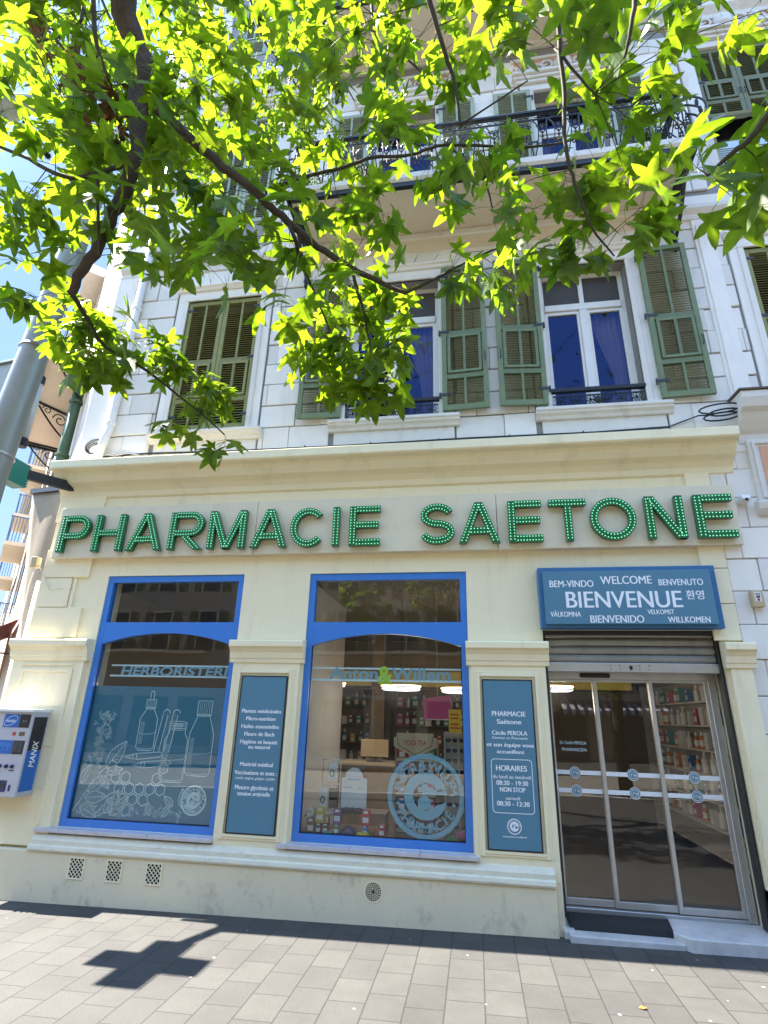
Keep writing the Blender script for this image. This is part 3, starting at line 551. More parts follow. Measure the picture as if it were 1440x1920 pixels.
closed_pair(3.56, 4.68, 13.2, 15.2, 'pale'); closed_pair(-4.0, -2.95, 13.2, 15.2, 'pale')
# moulded surrounds and friezes above the second-floor windows
rr = random.Random(3)
for a, b, c, d in ((-4.0, -2.95, *Z2), (-1.36, -.34, *Z2d), (1.2, 2.2, *Z2d), (3.56, 4.68, *Z2)):
    fr = MB(); pe = MB(); rl = MB(); fr.box(a - .2, a, -.05, .001, c - .1, d); fr.box(b, b + .2, -.05, .001, c - .1, d); fr.box(a - .2, b + .2, -.052, .001, d, d + .14)
    for i, (t, zt) in enumerate(((.10, .14), (.13, .2), (.17, .26))): fr.box(a - .26 - .03 * i, b + .26 + .03 * i, -t, .001, d + zt, d + zt + .058)
    x0_, x1_, z0_, z1_ = a - .26, b + .26, d + .33, d + .74
    pe.box(x0_, x1_, -.02, .001, z0_, z1_)
    fr.box(x0_ - .05, x1_ + .05, -.06, .001, z1_, z1_ + .06)
    cx, cz = (x0_ + x1_) / 2, (z0_ + z1_) / 2
    rl.sphere((cx, -.05, cz + .02), .16, 8, sc=(.9, .5, 1.1)); rl.sphere((cx, -.09, cz - .08), .10, 7, sc=(1.2, .7, .8))
    for sg in (-1, 1):
        for q in range(4):
            ox = cx + sg * (.24 + q * .15); R = .10 - q * .008; oz = cz + .03 * (-1) ** q
            rl.tube([(ox + sg * R * (1 - .75 * t) * cos(t * 8.5 + q), -.035 - .02 * (1 - t), oz + R * (1 - .75 * t) * sin(t * 8.5 + q)) for t in [i / 16 for i in range(17)]], [.026 - .012 * i / 16 for i in range(17)], 5)
            for k_ in range(4):
                t = rr.uniform(0, 6.28); rl.sphere((ox + .09 * cos(t), -.04, oz + .11 * sin(t)), .034, 5, sc=(1.5, .6, .8))
    fr.build('window_surround', M['whitedirty'], B, bevel=.006, seg=1); pe.build('frieze_panel', M['peach'], B); rl.build('frieze_relief', M['relief'], B, smooth=True)

# ------------------------------------------------------------------ balconies
def balcony(x0, x1, z, dep, rail=True):
    t = thing('balcony', None, None); t.parent = B; t.location = Vector(((x0 + x1) / 2, 0, z)) - world_loc(B)
    s = MB(); s.box(x0 + .06, x1 - .06, -dep + .06, .0, z, z + .07); s.build('soffit', M['soffit'], t)
    s = MB(); s.profile([(.001, z + .07), (-dep, z + .07), (-dep - .03, z + .11), (-dep - .03, z + .2), (.001, z + .2)], x0, x1); s.build('slab_edge', M['whitedirty'], t, bevel=.006, seg=1)
    d = MB(); d.bar((x0 + .03, -dep + .03, z + .035), (x1 - .03, -dep + .03, z + .035), .06, .075); d.bar((x0 + .03, 0, z + .035), (x0 + .03, -dep, z + .035), .06, .075); d.bar((x1 - .03, 0, z + .035), (x1 - .03, -dep, z + .035), .06, .075); d.build('edge_girder', M['iron'], t)
    for x in (x0 + .1, (x0 + x1) / 2, x1 - .1):
        if x0 + .2 < x < x1 - .2: continue
        b = MB(); y = -dep + .12
        b.bar((x, -.02, z - .02), (x, y, z - .02), .05, .04); b.bar((x, -.03, z - .02), (x, -.03, z - .62), .05, .04)
        b.tube([(x, -.05 + (y + .05) * (q / 12), z - .60 + .56 * (q / 12) ** 1.6) for q in range(13)], .026, 6)
        b.tube([(x, -.17 + .11 * cos(q * .5) * (1 - q / 24), z - .17 + .11 * sin(q * .5) * (1 - q / 24)) for q in range(18)], .014, 5)
        b.lathe((x, -.05, z - .78), [(.012, 0), (.035, .04), (.03, .09), (.045, .12), (.04, .18)], 8); b.sphere((x, y + .02, z - .05), .05, 6)
        b.build('bracket', M['iron'], t, smooth=True)
    if rail:
        r = MB(); zb, zt = z + .2, z + 1.08; y = -dep + .03
        def run(p, q, bulge):
            p, q = Vector(p), Vector(q); L = (q - p).length; u = (q - p) / L; out = Vector((u.y, -u.x, 0))
            r.bar(p + Vector((0, 0, zt)), q + Vector((0, 0, zt)), .06, .035); r.bar(p + Vector((0, 0, zb + .05)), q + Vector((0, 0, zb + .05)), .02, .02); r.bar(p + Vector((0, 0, zt - .13)), q + Vector((0, 0, zt - .13)), .018, .018)
            n = max(2, round(L / .2)); st = L / n
            def P(s, h): return p + u * s + out * (bulge * sin(pi * min(max((h - .05) / .7, 0), 1)) ** 1.3) + Vector((0, 0, zb + h))
            for i in range(n):
                s = st * (i + .5)
                for sg in (-1, 1):
                    r.tube([P(s + sg * (st * .46 - .1 * sin(q / 10 * pi) * st * 2.2), .05 + q / 10 * .68) for q in range(11)], .0095, 4)
                    r.tube([P(s + sg * (.028 + .034 * cos(q * .6) * (1 - q / 16)), .19 + .034 * sin(q * .6) * (1 - q / 16)) for q in range(13)], .008, 4)
                    r.tube([P(s + sg * (.045 + .042 * cos(q * .6 + 2) * (1 - q / 16)), .50 + .05 * sin(q * .6 + 2) * (1 - q / 16)) for q in range(13)], .008, 4)
                    r.tube([P(s + sg * (.04 + .03 * cos(q * .6)), .815 - .0 + .03 * sin(q * .6)) for q in range(11)], .006, 4)
                r.tube([P(s, .05), P(s, .42)], .006, 4); r.sphere(P(s, .44), .024, 5, sc=(.7, .7, 1.5)); r.sphere(P(s, .30), .018, 5)
                for sg in (-1, 1): r.tube([P(s, .34), P(s + sg * .04, .40), P(s + sg * .055, .37)], [.012, .01, .004], 4)
        run((x0 + .06, y, 0), (x1 - .06, y, 0), .10); run((x0 + .06, 0, 0), (x0 + .06, y, 0), .10); run((x1 - .06, y, 0), (x1 - .06, 0, 0), .10)
        for x, sg in ((x0 + .06, -1), (x1 - .06, 1)):      # bellied corner scrolls with acanthus leaves
            for k_ in range(3):
                r.tube([(x + sg * (.04 + .16 * sin(pi * q / 12)) * (1 - .2 * k_), y - (.04 + .12 * sin(pi * q / 12)) * (1 - .2 * k_), zb + .02 + (.72 - .15 * k_) * q / 12) for q in range(13)], .013, 5)
            for k_ in range(5): r.sphere((x + sg * .16 * sin(pi * (k_ + 1) / 6), y - .10, zb + .12 + k_ * .13), .045, 5, sc=(.5, .5, 1.5))
        r.build('railing', M['greyiron'], t)
    return t
balcony(-2.33, 2.87, 8.3, .86); balcony(-2.1, 2.6, 12.22, 1.0)
# cracked line and moulding where the balcony meets the wall
pm = MB(); pm.profile([(.001, 7.98), (-.04, 8.0), (-.07, 8.1), (-.10, 8.29), (.001, 8.29)], -2.3, 2.75); pm.build('balcony_corbel_course', M['soffit'], B, bevel=.005, seg=1)

# ------------------------------------------------------------------ ground-floor shopfront
S0, S1 = -5.37, 2.62
win1, win2, door = (-4.45, -2.67, .585, 3.315), (-1.86, -.06, .58, 3.31), (.72, 2.44, -.2, 2.66)
s = MB(); wall(s, S0, S1, -.2, 4.62, 0, .30, [win1, win2, door]); s.build('shopfront_wall', M['cream'], B)
s = MB()
s.profile([(.0, 4.36), (-.03, 4.38), (-.05, 4.44), (-.10, 4.50), (-.17, 4.54), (-.22, 4.60), (-.25, 4.66), (-.32, 4.67), (-.335, 4.69), (-.335, 4.79), (-.30, 4.80), (0.02, 4.88)], S0 - .02, 2.88)
s.build('cornice', M['cream'], B, bevel=.006, seg=2)
# pilasters with capitals
for a, b in ((S0 - .07, -4.5), (-2.655, -1.885), (-.045, .715), (2.455, S1 + .03)):
    pl = MB(); pl.box(a, b, -.06, .001, .4, 2.35); pl.build('pilaster', M['cream'], B, bevel=.006)
    cp = MB(); cp.profile([(.001, 2.29), (-.075, 2.29), (-.08, 2.33), (-.09, 2.34), (-.10, 2.40), (-.125, 2.44), (-.15, 2.46), (-.15, 2.515), (-.14, 2.53), (.001, 2.545)], a - .04, b + .04); cp.build('capital', M['cream'], B, bevel=.004)
for a, b in ((-2.6, -1.94), (0.0, .65)):
    ins = MB()
    for i, (y, e) in enumerate(((-.071, 0), (-.079, .022))):
        for q in ((a + e, a + .05, .58, 2.23), (b - .05, b - e, .58, 2.23), (a + .05, b - .05, 2.18, 2.23 - e), (a + .05, b - .05, .58 + e, .63)): ins.box(q[0], q[1], y, -.059, q[2], q[3])
    ins.build('panel_moulding', M['cream'], B, bevel=.003, seg=1)
a, b = -5.3, -4.62; ins = MB()
for q in ((a, a + .04, .6, 2.2), (b - .04, b, .6, 2.2), (a + .04, b - .04, 2.16, 2.2), (a, b, 2.235, 2.25)): ins.box(q[0], q[1], -.072, -.059, q[2], q[3])
for z in (.95, 1.36, 1.78): ins.box(a + .04, b - .04, -.066, -.059, z, z + .012)
ins.build('panel_moulding', M['cream'], B, bevel=.003, seg=1)
# quoins
for i in range(5):
    z = 2.56 + i * .37; h = .362
    wl = .56 if i % 2 == 0 else .34; wr = .60 if i % 2 else .40
    for u0, u1 in ((S0 + .002, S0 + .10 + wl), (S1 - wr * .62, S1 + .004)):
        if u0 < 0 and 3.45 < z + .1 < 4.0: continue
        q_ = MB(); q_.box(u0, u1, -.032, .001, z, z + h); q_.build('quoin', M['cream'], B, bevel=.006)
vp = MB(); vp.box(-4.92, -4.87, -.018, .001, 2.55, 4.36); vp.build('wall_fillet', M['cream'], B, bevel=.004)
# plinth and its worn moulding
pn = MB(); pn.add([(S0, -.10, -.2), (.66, -.10, -.2), (.66, -.10, .375), (S0, -.10, .375), (S0, .01, -.2), (.66, .01, -.2), (.66, .01, .375), (S0, .01, .375)], [(0, 1, 2, 3), (3, 2, 6, 7), (1, 5, 6, 2), (0, 3, 7, 4)])
pn.box(.66, .72, -.055, .1, -.2, .5)
pn.build('plinth', M['plinth'], B, bevel=.012)
mo = MB(); mo.profile([(.0, .37), (-.118, .37), (-.125, .39), (-.118, .42), (-.10, .43), (-.10, .47), (-.085, .49), (-.065, .52), (0, .53)], -4.66, .66); mo.build('plinth_moulding', M['molding'], B, bevel=.004)
pn = MB(); pn.box(2.44, S1 + .03, -.10, .1, -.2, .45); pn.build('plinth', M['plinth'], B, bevel=.01)
# white grooved wall to the right of the shopfront
wr = MB(); z = 0.0; i = 0
wr.box(S1 + .004, 7.5, .02, .38, -.2, 4.95)
wr.build('bay_wall', M['groove'], B)
wr = MB(); rr = random.Random(9)
while z < 4.9:
    j_ = [S1 + .01, 2.93 if i % 2 else 2.80, 3.25 if i % 2 else 3.4] + ([] if .5 < z + .2 < 3.6 else [3.9, 4.6, 5.2, 5.9, 6.6]) + ([7.5] if not .5 < z + .2 < 3.6 else [])
    for a, b in zip(j_, j_[1:]): wr.box(a + .003, b - .003, rr.choice([-.018, -.006, -.01]), .03, z + .004, z + .336)
    z += .34; i += 1
wr.build('bay_cladding', M['white'], B, bevel=.006, seg=1)
bw_ = thing('bay_window', None, None); bw_.parent = B; bw_.location = Vector((5, 0, .7)) - world_loc(B)
f = MB(); f.box(3.42, 3.52, -.03, .02, .5, 3.5); f.box(7.3, 7.4, -.03, .02, .5, 3.5); f.box(3.52, 7.3, -.03, .02, 3.38, 3.5); f.box(3.52, 7.3, -.03, .02, .5, .66); f.box(5.3, 5.4, -.03, .02, .66, 3.38); f.build('frame', M['darkwood'], bw_, bevel=.006)
f = MB(); f.box(3.52, 7.3, .0, .012, .66, 3.38); f.build('pane', M['farglass'], bw_)
# side wing along the side street, receding at 45 degrees
D2 = Vector((-.705, .709, 0)).normalized(); N2 = Vector((-.709, -.705, 0)).normalized()
def side(t, o, z): p = Vector((-5.33, .02, z)) + D2 * t + N2 * o; return p
sw = MB()
def slab(mb, t0, t1, o0, o1, z0, z1): mb.add([side(t0, o0, z0), side(t1, o0, z0), side(t1, o1, z0), side(t0, o1, z0), side(t0, o0, z1), side(t1, o0, z1), side(t1, o1, z1), side(t0, o1, z1)], [(0, 3, 2, 1), (4, 5, 6, 7), (0, 1, 5, 4), (1, 2, 6, 5), (2, 3, 7, 6), (3, 0, 4, 7)])
slab(sw, .05, 7.0, 0, -.4, -.2, 17.4); sw.build('side_wing_wall', M['sidewall'], B)
bt = thing('side_balcony', None, None); bt.parent = B; bt.location = side(3.3, .4, 7.2) - world_loc(B)
sb = MB(); sb.add([(-6.43, .15, 7.2), (-6.38, 1.02, 7.2), (-9.1, 3.75, 7.2), (-9.6, 3.3, 7.2), (-6.43, .15, 7.36), (-6.38, 1.02, 7.36), (-9.1, 3.75, 7.36), (-9.6, 3.3, 7.36)], [(0, 3, 2, 1), (4, 5, 6, 7), (0, 1, 5, 4), (1, 2, 6, 5), (2, 3, 7, 6), (3, 0, 4, 7)])
sb.build('slab', M['soffit'], bt, bevel=.01)
eb = MB(); P4 = [Vector(p) for p in ((-6.43, .15, 7.2), (-6.38, 1.02, 7.2), (-9.1, 3.75, 7.2), (-9.6, 3.3, 7.2))]
for i in (0, 2, 3): eb.bar(P4[i] - Vector((0, 0, .03)), P4[(i + 1) % 4] - Vector((0, 0, .03)), .05, .06)
eb.build('edge_girder', M['greyiron'], bt)
for f in (.02, .5, .97):
    o_ = P4[0].lerp(P4[3], f); i_ = P4[1].lerp(P4[2], f); br = MB(); d_ = (o_ - i_)
    br.bar(i_ + d_ * .02 - Vector((0, 0, .02)), o_ - Vector((0, 0, .02)), .04, .04); br.tube([i_ + d_ * (q / 10) - Vector((0, 0, .55 * (1 - (q / 10) ** 1.4))) for q in range(10)], .018, 5)
    br.tube([i_ + d_ * (.3 + .2 * cos(q * .5) * (1 - q / 22)) - Vector((0, 0, .2 - .14 * sin(q * .5) * (1 - q / 22))) for q in range(18)], .012, 5)
    br.tube([i_ + d_ * (.68 + .12 * cos(q * .5) * (1 - q / 22)) - Vector((0, 0, .1 - .08 * sin(q * .5) * (1 - q / 22))) for q in range(18)], .01, 5)
    br.build('bracket', M['iron'], bt)
rb = MB()
for i in (0, 3):
    a_, b_ = P4[i], P4[(i + 1) % 4]; n = int((b_ - a_).length / .12)
    for q in range(n + 1): p = a_.lerp(b_, q / n); rb.bar(p + Vector((0, 0, .16)), p + Vector((0, 0, 1.1)), .014, .014, up=(1, 0, 0))
    rb.bar(a_ + Vector((0, 0, 1.1)), b_ + Vector((0, 0, 1.1)), .05, .03)
rb.build('railing', M['greyiron'], bt)

# ------------------------------------------------------------------ shop windows
def shop_window(x0, x1, z0, z1):
    win = thing('shop_window', None, None); win.parent = B; win.location = Vector(((x0 + x1) / 2, .04, z0)) - world_loc(B)
    F = MB(); y0, y1 = .015, .10; t = .072; zt, ze, za = 2.748, 2.49, 2.622
    F.box(x0, x0 + t, y0, y1, z0, z1); F.box(x1 - t, x1, y0, y1, z0, z1); F.box(x0 + t, x1 - t, y0 + .002, y1, z0, z0 + .073); F.box(x0 + t, x1 - t, y0 + .002, y1, z1 - .078, z1)
    n = 20; w_ = x1 - x0 - 2 * t; pts = []
    for i in range(n):
        a_ = x0 + t + w_ * i / n; b_ = x0 + t + w_ * (i + 1) / n
        h = lambda x: ze + (za - ze) * (1 - ((x - (x0 + x1) / 2) / (w_ / 2)) ** 2)
        F.prism([(a_, h(a_)), (b_, h(b_)), (b_, zt), (a_, zt)], y0 + .002, y1)
    F.build('frame', M['blue'], win)
    P = MB(); P.box(x0 + t, x1 - t, .055, .063, z0 + .07, za + .01); P.build('pane', M['glass'], win)
    P = MB(); P.box(x0 + t, x1 - t, .055, .063, zt - .01, z1 - .07); P.build('pane', M['glass'], win)
    K = MB(); K.box(x0 + t, x1 - t, .050, .054, z0 + .073, z0 + .083); K.box(x0 + t, x0 + t + .008, .050, .054, z0 + .083, ze); K.box(x1 - t - .008, x1 - t, .050, .054, z0 + .083, ze); K.build('gasket', M['black'], win)
    S = MB()
    cuts = [x0 - .12, x0 + .62, x0 + 1.3, x1 + .06] if x0 > -3 else [x0 - .2, x0 + 1.1, x1 + .02]
    for a_, b_ in zip(cuts, cuts[1:]): S.profile([(.02, z0), (-.10, z0 - .008), (-.10, z0 - .045), (.0, z0 - .045)], a_ + .0015, b_ - .0015)
    S.build('sill', M['sill'], win, bevel=.004)
    return win
sw1 = shop_window(*win1); sw2 = shop_window(*win2)

# shop interior shell
def quads(name, m, *qs):
    k = MB()
    for q in qs: k.add(q, [(0, 1, 2, 3)])
    return k.build(name, m, B)
X0, X1, Y0, Y1, Zf, Zc = -5.0, 3.4, .31, 6.2, .12, 3.34
quads('interior_floor', M['floor'], [(X0, Y0, Zf), (X1, Y0, Zf), (X1, Y1, Zf), (X0, Y1, Zf)])
quads('interior_ceiling', M['ceil'], [(X0, Y0, Zc), (X0, Y1, Zc), (X1, Y1, Zc), (X1, Y0, Zc)])
quads('interior_wall', M['inwall'], [(X0, Y1, Zf), (X1, Y1, Zf), (X1, Y1, Zc), (X0, Y1, Zc)], [(X0, Y0, Zf), (X0, Y1, Zf), (X0, Y1, Zc), (X0, Y0, Zc)], [(X1, Y1, Zf), (X1, Y0, Zf), (X1, Y0, Zc), (X1, Y1, Zc)])
pt = MB(); pt.box(-1.98, -1.92, .32, 2.2, .12, 3.3); pt.build('partition', M['inwhite'], B)
pt = MB(); pt.box(-1.92, -.02, .31, .95, .55, .60); pt.box(-1.92, -.02, .93, .95, .12, .55); pt.build('display_deck', M['darkwood'], B)

# ------------------------------------------------------------------ doorway
dw = thing('sliding_door', None, None); dw.parent = B; dw.location = Vector((1.58, .3, .1)) - world_loc(B)
f = MB(); f.box(.74, 2.42, .27, .36, 2.19, 2.27); f.box(.735, .765, .27, .36, .12, 2.19); f.box(2.35, 2.42, .27, .36, .12, 2.19); f.box(.765, 2.35, .28, .35, .10, .14); f.build('door_frame', M['alu'], dw, bevel=.003, seg=1)
for i, (a, b, yo) in enumerate(((.765, 1.265, .05), (1.235, 1.815, .03), (1.78, 2.35, .0))):
    y = .285 + yo; L_ = MB(); t = .036
    L_.box(a, a + t, y, y + .03, .15, 2.19); L_.box(b - t, b, y, y + .03, .15, 2.19); L_.box(a + t, b - t, y + .001, y + .03, .15, .205); L_.box(a + t, b - t, y + .001, y + .03, 2.165, 2.19)
    lf = L_.build('door_leaf', M['alu'], dw, bevel=.002, seg=1)
    P = MB(); P.box(a + t, b - t, y + .012, y + .018, .205, 2.165); P.build('pane', M['glassdoor'], lf)
    st = MB()
    for z in (1.285, 1.12): st.box(a + t, b - t, y + .007, y + .0105, z - .02, z + .02)
    st.build('safety_strip', M['textwhite'], lf)
    cx = (a + b) / 2 - (.04 if i == 0 else 0) + (.02 if i == 2 else 0)
    for z in (1.285, 1.12):
        e = MB(); disc(e, cx, z, .054, y + .0055, 1); disc(e, cx, z, .047, y + .005, 0, 24, .037); ampersand(e, cx, z, .031, y + .0045, 0)
        e.build('roundel', [M['teal'], M['whitecard']], lf)
se = MB(); se.box(1.10, 1.40, .235, .27, 2.205, 2.25); se.build('door_sensor', M['black'], dw, bevel=.012, seg=3)
h = MB(); h.box(.766, .79, .255, .285, 1.13, 1.32); h.build('lock_case', M['whitepaint'], dw, bevel=.006)
lt = MB(); write(lt, 'Dr Cécile PEROLA', .98, 1.565, .03, .325, width=.26); write(lt, 'PHARMACIEN', .985, 1.50, .032, .325, width=.24); lt.build('door_lettering', M['print'], dw)
# steps and mat
mt_ = MB(); mt_.box(.76, 1.66, -.02, .28, .0, .10)
for q in range(24): mt_.box(.77, 1.66, -.015 + q * .012, -.009 + q * .012, .10, .108)
mt_.build('doormat', M['rubber'], B)
th = MB(); th.box(.74, 1.66, -.18, -.025, -.2, .055); th.build('threshold_step', M['marble'], B, bevel=.008)
rs = MB(); rs.add([(1.665, .28, -.2), (1.60, -.10, -.2), (1.70, -.22, -.2), (3.1, -.22, -.2), (3.1, .28, -.2), (1.665, .28, .115), (1.60, -.10, .115), (1.70, -.22, .115), (3.1, -.22, .115), (3.1, .28, .115)], [(4, 3, 2, 1, 0), (5, 6, 7, 8, 9), (0, 1, 6, 5), (1, 2, 7, 6), (2, 3, 8, 7), (3, 4, 9, 8), (4, 0, 5, 9)])
rs.build('entrance_slab', M['marble'], B, bevel=.01)
ls = MB(); ls.add([(.72, .28, -.2), (.70, -.09, -.2), (.80, -.09, -.2), (.765, .28, -.2), (.72, .28, .1), (.70, -.09, .06), (.80, -.09, .06), (.765, .28, .1)], [(0, 3, 2, 1), (4, 5, 6, 7), (0, 1, 5, 4), (1, 2, 6, 5), (2, 3, 7, 6), (3, 0, 4, 7)]); ls.build('stone_wedge', M['marble'], B, bevel=.008)

# right-hand shop: ornate cornice with an orange scroll panel
os_ = MB()
os_.profile([(.0, 4.70), (-.03, 4.72), (-.05, 4.82), (-.09, 4.86), (-.16, 4.95), (-.2, 5.02), (-.26, 5.06), (-.30, 5.16), (-.30, 5.24), (0, 5.26)], 3.0, 7.5)
os_.build('bay_cornice', M['whitedirty'], B, bevel=.008)
rt = MB(); rt.profile([(0.0, 5.262), (-.32, 5.242), (-.32, 5.262), (0, 5.285)], 2.98, 7.5); rt.build('cornice_flashing', M['darkwood'], B)
ob = MB(); ob.box(3.06, 7.5, -.06, .0, 3.95, 4.75); ob.profile([(.0, 3.86), (-.05, 3.86), (-.10, 3.92), (-.12, 3.99), (-.06, 4.02), (0, 4.02)], 3.02, 7.5)
for q in ((3.1, 3.13, 4.05, 4.72), (3.13, 5.0, 4.69, 4.72), (3.13, 5.0, 4.05, 4.08)): ob.box(q[0], q[1], -.085, -.059, q[2], q[3])
ob.build('bay_fascia', M['whitedirty'], B, bevel=.005)
op = MB(); op.box(3.17, 4.9, -.068, -.059, 4.11, 4.66); op.build('orange_panel', M['peach'], B)
ol = MB()
for cx, cz, R, sg in ((3.36, 4.5, .10, 1), (3.36, 4.26, .09, -1), (3.62, 4.4, .12, 1), (3.9, 4.35, .12, -1)):
    ol.tube([(cx + sg * R * (1 - .7 * t) * cos(t * 9), -.08, cz + R * (1 - .7 * t) * sin(t * 9)) for t in [i / 20 for i in range(21)]], [.017 - .008 * i / 20 for i in range(21)], 5)
    for k_ in range(3): ol.sphere((cx + R * .9 * cos(k_ * 2), -.078, cz + R * .9 * sin(k_ * 2)), .025, 5, sc=(1.6, .5, .8))
ol.build('scroll_relief', M['relief'], B, smooth=True)
# ------------------------------------------------------------------ lit letter sign
sg = thing('shop_sign', 'long beige sign board with large green dotted capital letters across the shopfront', 'sign', (-1.2, -.05, 3.53))
for a, b in ((-5.24, -2.56), (-2.555, .30), (.305, 2.80)):
    p = MB(); p.box(a, b, -.10, -.005, 3.53, 4.205); p.build('sign_board', M['signpanel'], sg, bevel=.004, seg=1)
LET = [('P', -5.14, -4.735), ('H', -4.658, -4.255), ('A', -4.195, -3.725), ('R', -3.638, -3.20), ('M', -3.125, -2.655), ('A', -2.58, -2.13), ('C', -2.105, -1.672), ('I', -1.584, -1.50), ('E', -1.382, -1.022), ('S', -.562, -.172), ('A', -.122, .327), ('E', .422, .785), ('T', .868, 1.26), ('O', 1.292, 1.763), ('N', 1.865, 2.247), ('E', 2.357, 2.733)]
def letter_strokes(ch, x0, x1, z0, z1, w):
    """centre lines of a plain grotesque capital: ('s', pts, closed) round strokes, ('d', a, b) strokes cut level"""
    h = w / 2; L, R_, B_, T = x0 + h, x1 - h, z0 + h, z1 - h; mx, mz = (x0 + x1) / 2, (z0 + z1) / 2; S = []
    V = lambda x: S.append(('d', (x, z0), (x, z1))); Hb = lambda a_, b_, z: S.append(('s', [(a_, z), (b_, z)], False))
    if ch == 'H': V(L); V(R_); Hb(L + h, R_ - h, mz)
    elif ch == 'E': V(L); Hb(L + h, x1, T); Hb(L + h, x1 - .02, mz + .01); Hb(L + h, x1, B_)
    elif ch == 'I': V(mx)
    elif ch == 'T': Hb(x0, x1, T); S.append(('d', (mx, z0), (mx, T - h)))
    elif ch == 'A': S.extend([('d', (x0 + h * 1.1, z0), (mx - h * .12, z1)), ('d', (x1 - h * 1.1, z0), (mx + h * .12, z1))]); Hb(x0 + .26 * (x1 - x0), x1 - .26 * (x1 - x0), z0 + .3 * (z1 - z0))
    elif ch == 'M': V(L); V(R_); S.extend([('d', (x0 + h * 1.13, z1), (mx, z0)), ('d', (x1 - h * 1.13, z1), (mx, z0))])
    elif ch == 'N': V(L); V(R_); S.append(('d', (x0 + h * 1.28, z1), (x1 - h * 1.28, z0)))
    elif ch in 'PR':
        V(L); zm = z0 + .44 * (z1 - z0); r = (T - zm) / 2; S.append(('s', [(L + h, T), (R_ - r, T)] + arc(R_ - r, T - r, r, 90, -90, 14)[1:-1] + [(R_ - r, zm), (L + h, zm)], False))
        if ch == 'R': S.append(('d', (mx - .01, zm - h), (x1 - h * 1.15, z0)))
    elif ch == 'O': S.append(('s', arc(mx, mz, R_ - mx, 0, 360, 40, T - mz)[:-1], True))
    elif ch == 'C': S.append(('s', arc(mx + .01, mz, R_ - mx, 42, 318, 30, T - mz), False))
    elif ch == 'S':
        r = (T - B_) / 4; rx = R_ - mx; S.append(('s', arc(mx, mz + r, rx * .94, 18, 180, 14, r) + arc(mx, mz + r, rx * .94, 180, 262, 7, r)[1:] + arc(mx, mz - r, rx, 82, 0, 7, r) + arc(mx, mz - r, rx, 0, -162, 14, r)[1:], False))
    return S
for ch, a, b in LET:
    z0_, z1_, wd = 3.588, 4.068, .077; yf, yb = -.175, -.115; mb = MB(); dots = MB()
    for si, st in enumerate(letter_strokes(ch, a, b, z0_, z1_, wd)):
        y0_ = yf - .0012 * si
        if st[0] == 'd':
            (xa, za), (xb_, zb_) = st[1], st[2]; ln = math.hypot(xb_ - xa, zb_ - za); hw = wd / 2 * ln / abs(zb_ - za)
            q = [(xa - hw, za), (xa + hw, za), (xb_ + hw, zb_), (xb_ - hw, zb_)]
            if za > zb_: q = [(xb_ - hw, zb_), (xb_ + hw, zb_), (xa + hw, za), (xa - hw, za)]
            mb.prism(q, y0_, yb); e = .014 / ln; rows = [[(xa + (xb_ - xa) * t + sx * hw * .56, za + (zb_ - za) * t) for t in (e, 1 - e)] for sx in (-1, 1)]
        else:
            mb.strip(st[1], wd, y0_, yb, closed=st[2]); rows = []; P = [Vector(p) for p in st[1]]; n = len(P)
            for sx in (-1, 1):
                row = []
                for i in range(n):
                    d = ((P[(i + 1) % n] if (i < n - 1 or st[2]) else P[i]) - (P[i - 1] if (i or st[2]) else P[i])).normalized(); row.append(tuple(P[i] + Vector((-d.y, d.x)) * sx * wd * .28))
                rows.append(row + row[:1] if st[2] else row)
        for row in rows:
            P = [Vector(p) for p in row]; tot = sum((q - p).length for p, q in zip(P, P[1:])); nd = max(2, round(tot / .0335)); acc = 0; k_ = 0; step = tot / nd; nxt = step / 2
            for p, q in zip(P, P[1:]):
                L_ = (q - p).length
                while L_ > 0 and nxt <= acc + L_ + 1e-6:
                    c = p + (q - p) * ((nxt - acc) / L_); r = .0070; dots.add([(c.x + r * cos(t * pi / 3), y0_ - .001, c.y + r * sin(t * pi / 3)) for t in range(6)] + [(c.x, y0_ - .007, c.y)], [(t, (t + 1) % 6, 6) for t in range(6)]); nxt += step
                acc += L_
    lo = mb.build('letter', M['ledgreen'], sg)
    dots.build('led_pattern', M['led'], lo)
# ------------------------------------------------------------------ information panels
def panel(x0, x1, z0, z1, label, lines, extra=None):
    t = thing('information_panel', label, 'sign', ((x0 + x1) / 2, -.06, z0), 'tall blue information panels on the shop pilasters')
    p = MB(); p.box(x0 + .010, x1 - .010, -.079, -.062, z0 + .010, z1 - .010); p.build('board', M['teal'], t)
    f = MB(); f.box(x0, x0 + .012, -.082, -.0605, z0, z1); f.box(x1 - .012, x1, -.082, -.0605, z0, z1); f.box(x0 + .012, x1 - .012, -.0815, -.0605, z0, z0 + .012); f.box(x0 + .012, x1 - .012, -.0815, -.0605, z1 - .012, z1); f.build('border', M['black'], t)
    w_ = MB()
    for body, cx, cz, h, wd, of in lines: write(w_, body, cx, cz, h, -.0805, width=wd, bold=.0016 if of > .006 else .0005)
    if extra: extra(w_)
    w_.build('lettering', WH, t); return t
c1 = -2.262
panel(-2.527, -2.003, .632, 2.152, 'blue panel between the two shop windows listing Plantes médicinales and tests', [
 ('Plantes médicinales', c1, 1.79, .040, .44, .008), ('Micro-nutrition', c1, 1.715, .040, .325, .008), ('Huiles essentielles', c1, 1.637, .040, .415, .008), ('Fleurs de Bach', c1, 1.562, .040, .33, .008), ('Hygiène et beauté', c1, 1.487, .040, .405, .008), ('au naturel', c1 + .01, 1.437, .038, .235, .008),
 ('Matériel médical', c1, 1.271, .040, .355, .008), ('Vaccinations et tests :', c1, 1.192, .040, .455, .008), ('covid, angine, grippe, cystite', c1, 1.141, .026, .425, .006), ('Mesure glycémie et', c1, 1.055, .042, .415, .008), ('tension artérielle', c1, .998, .040, .35, .008)])
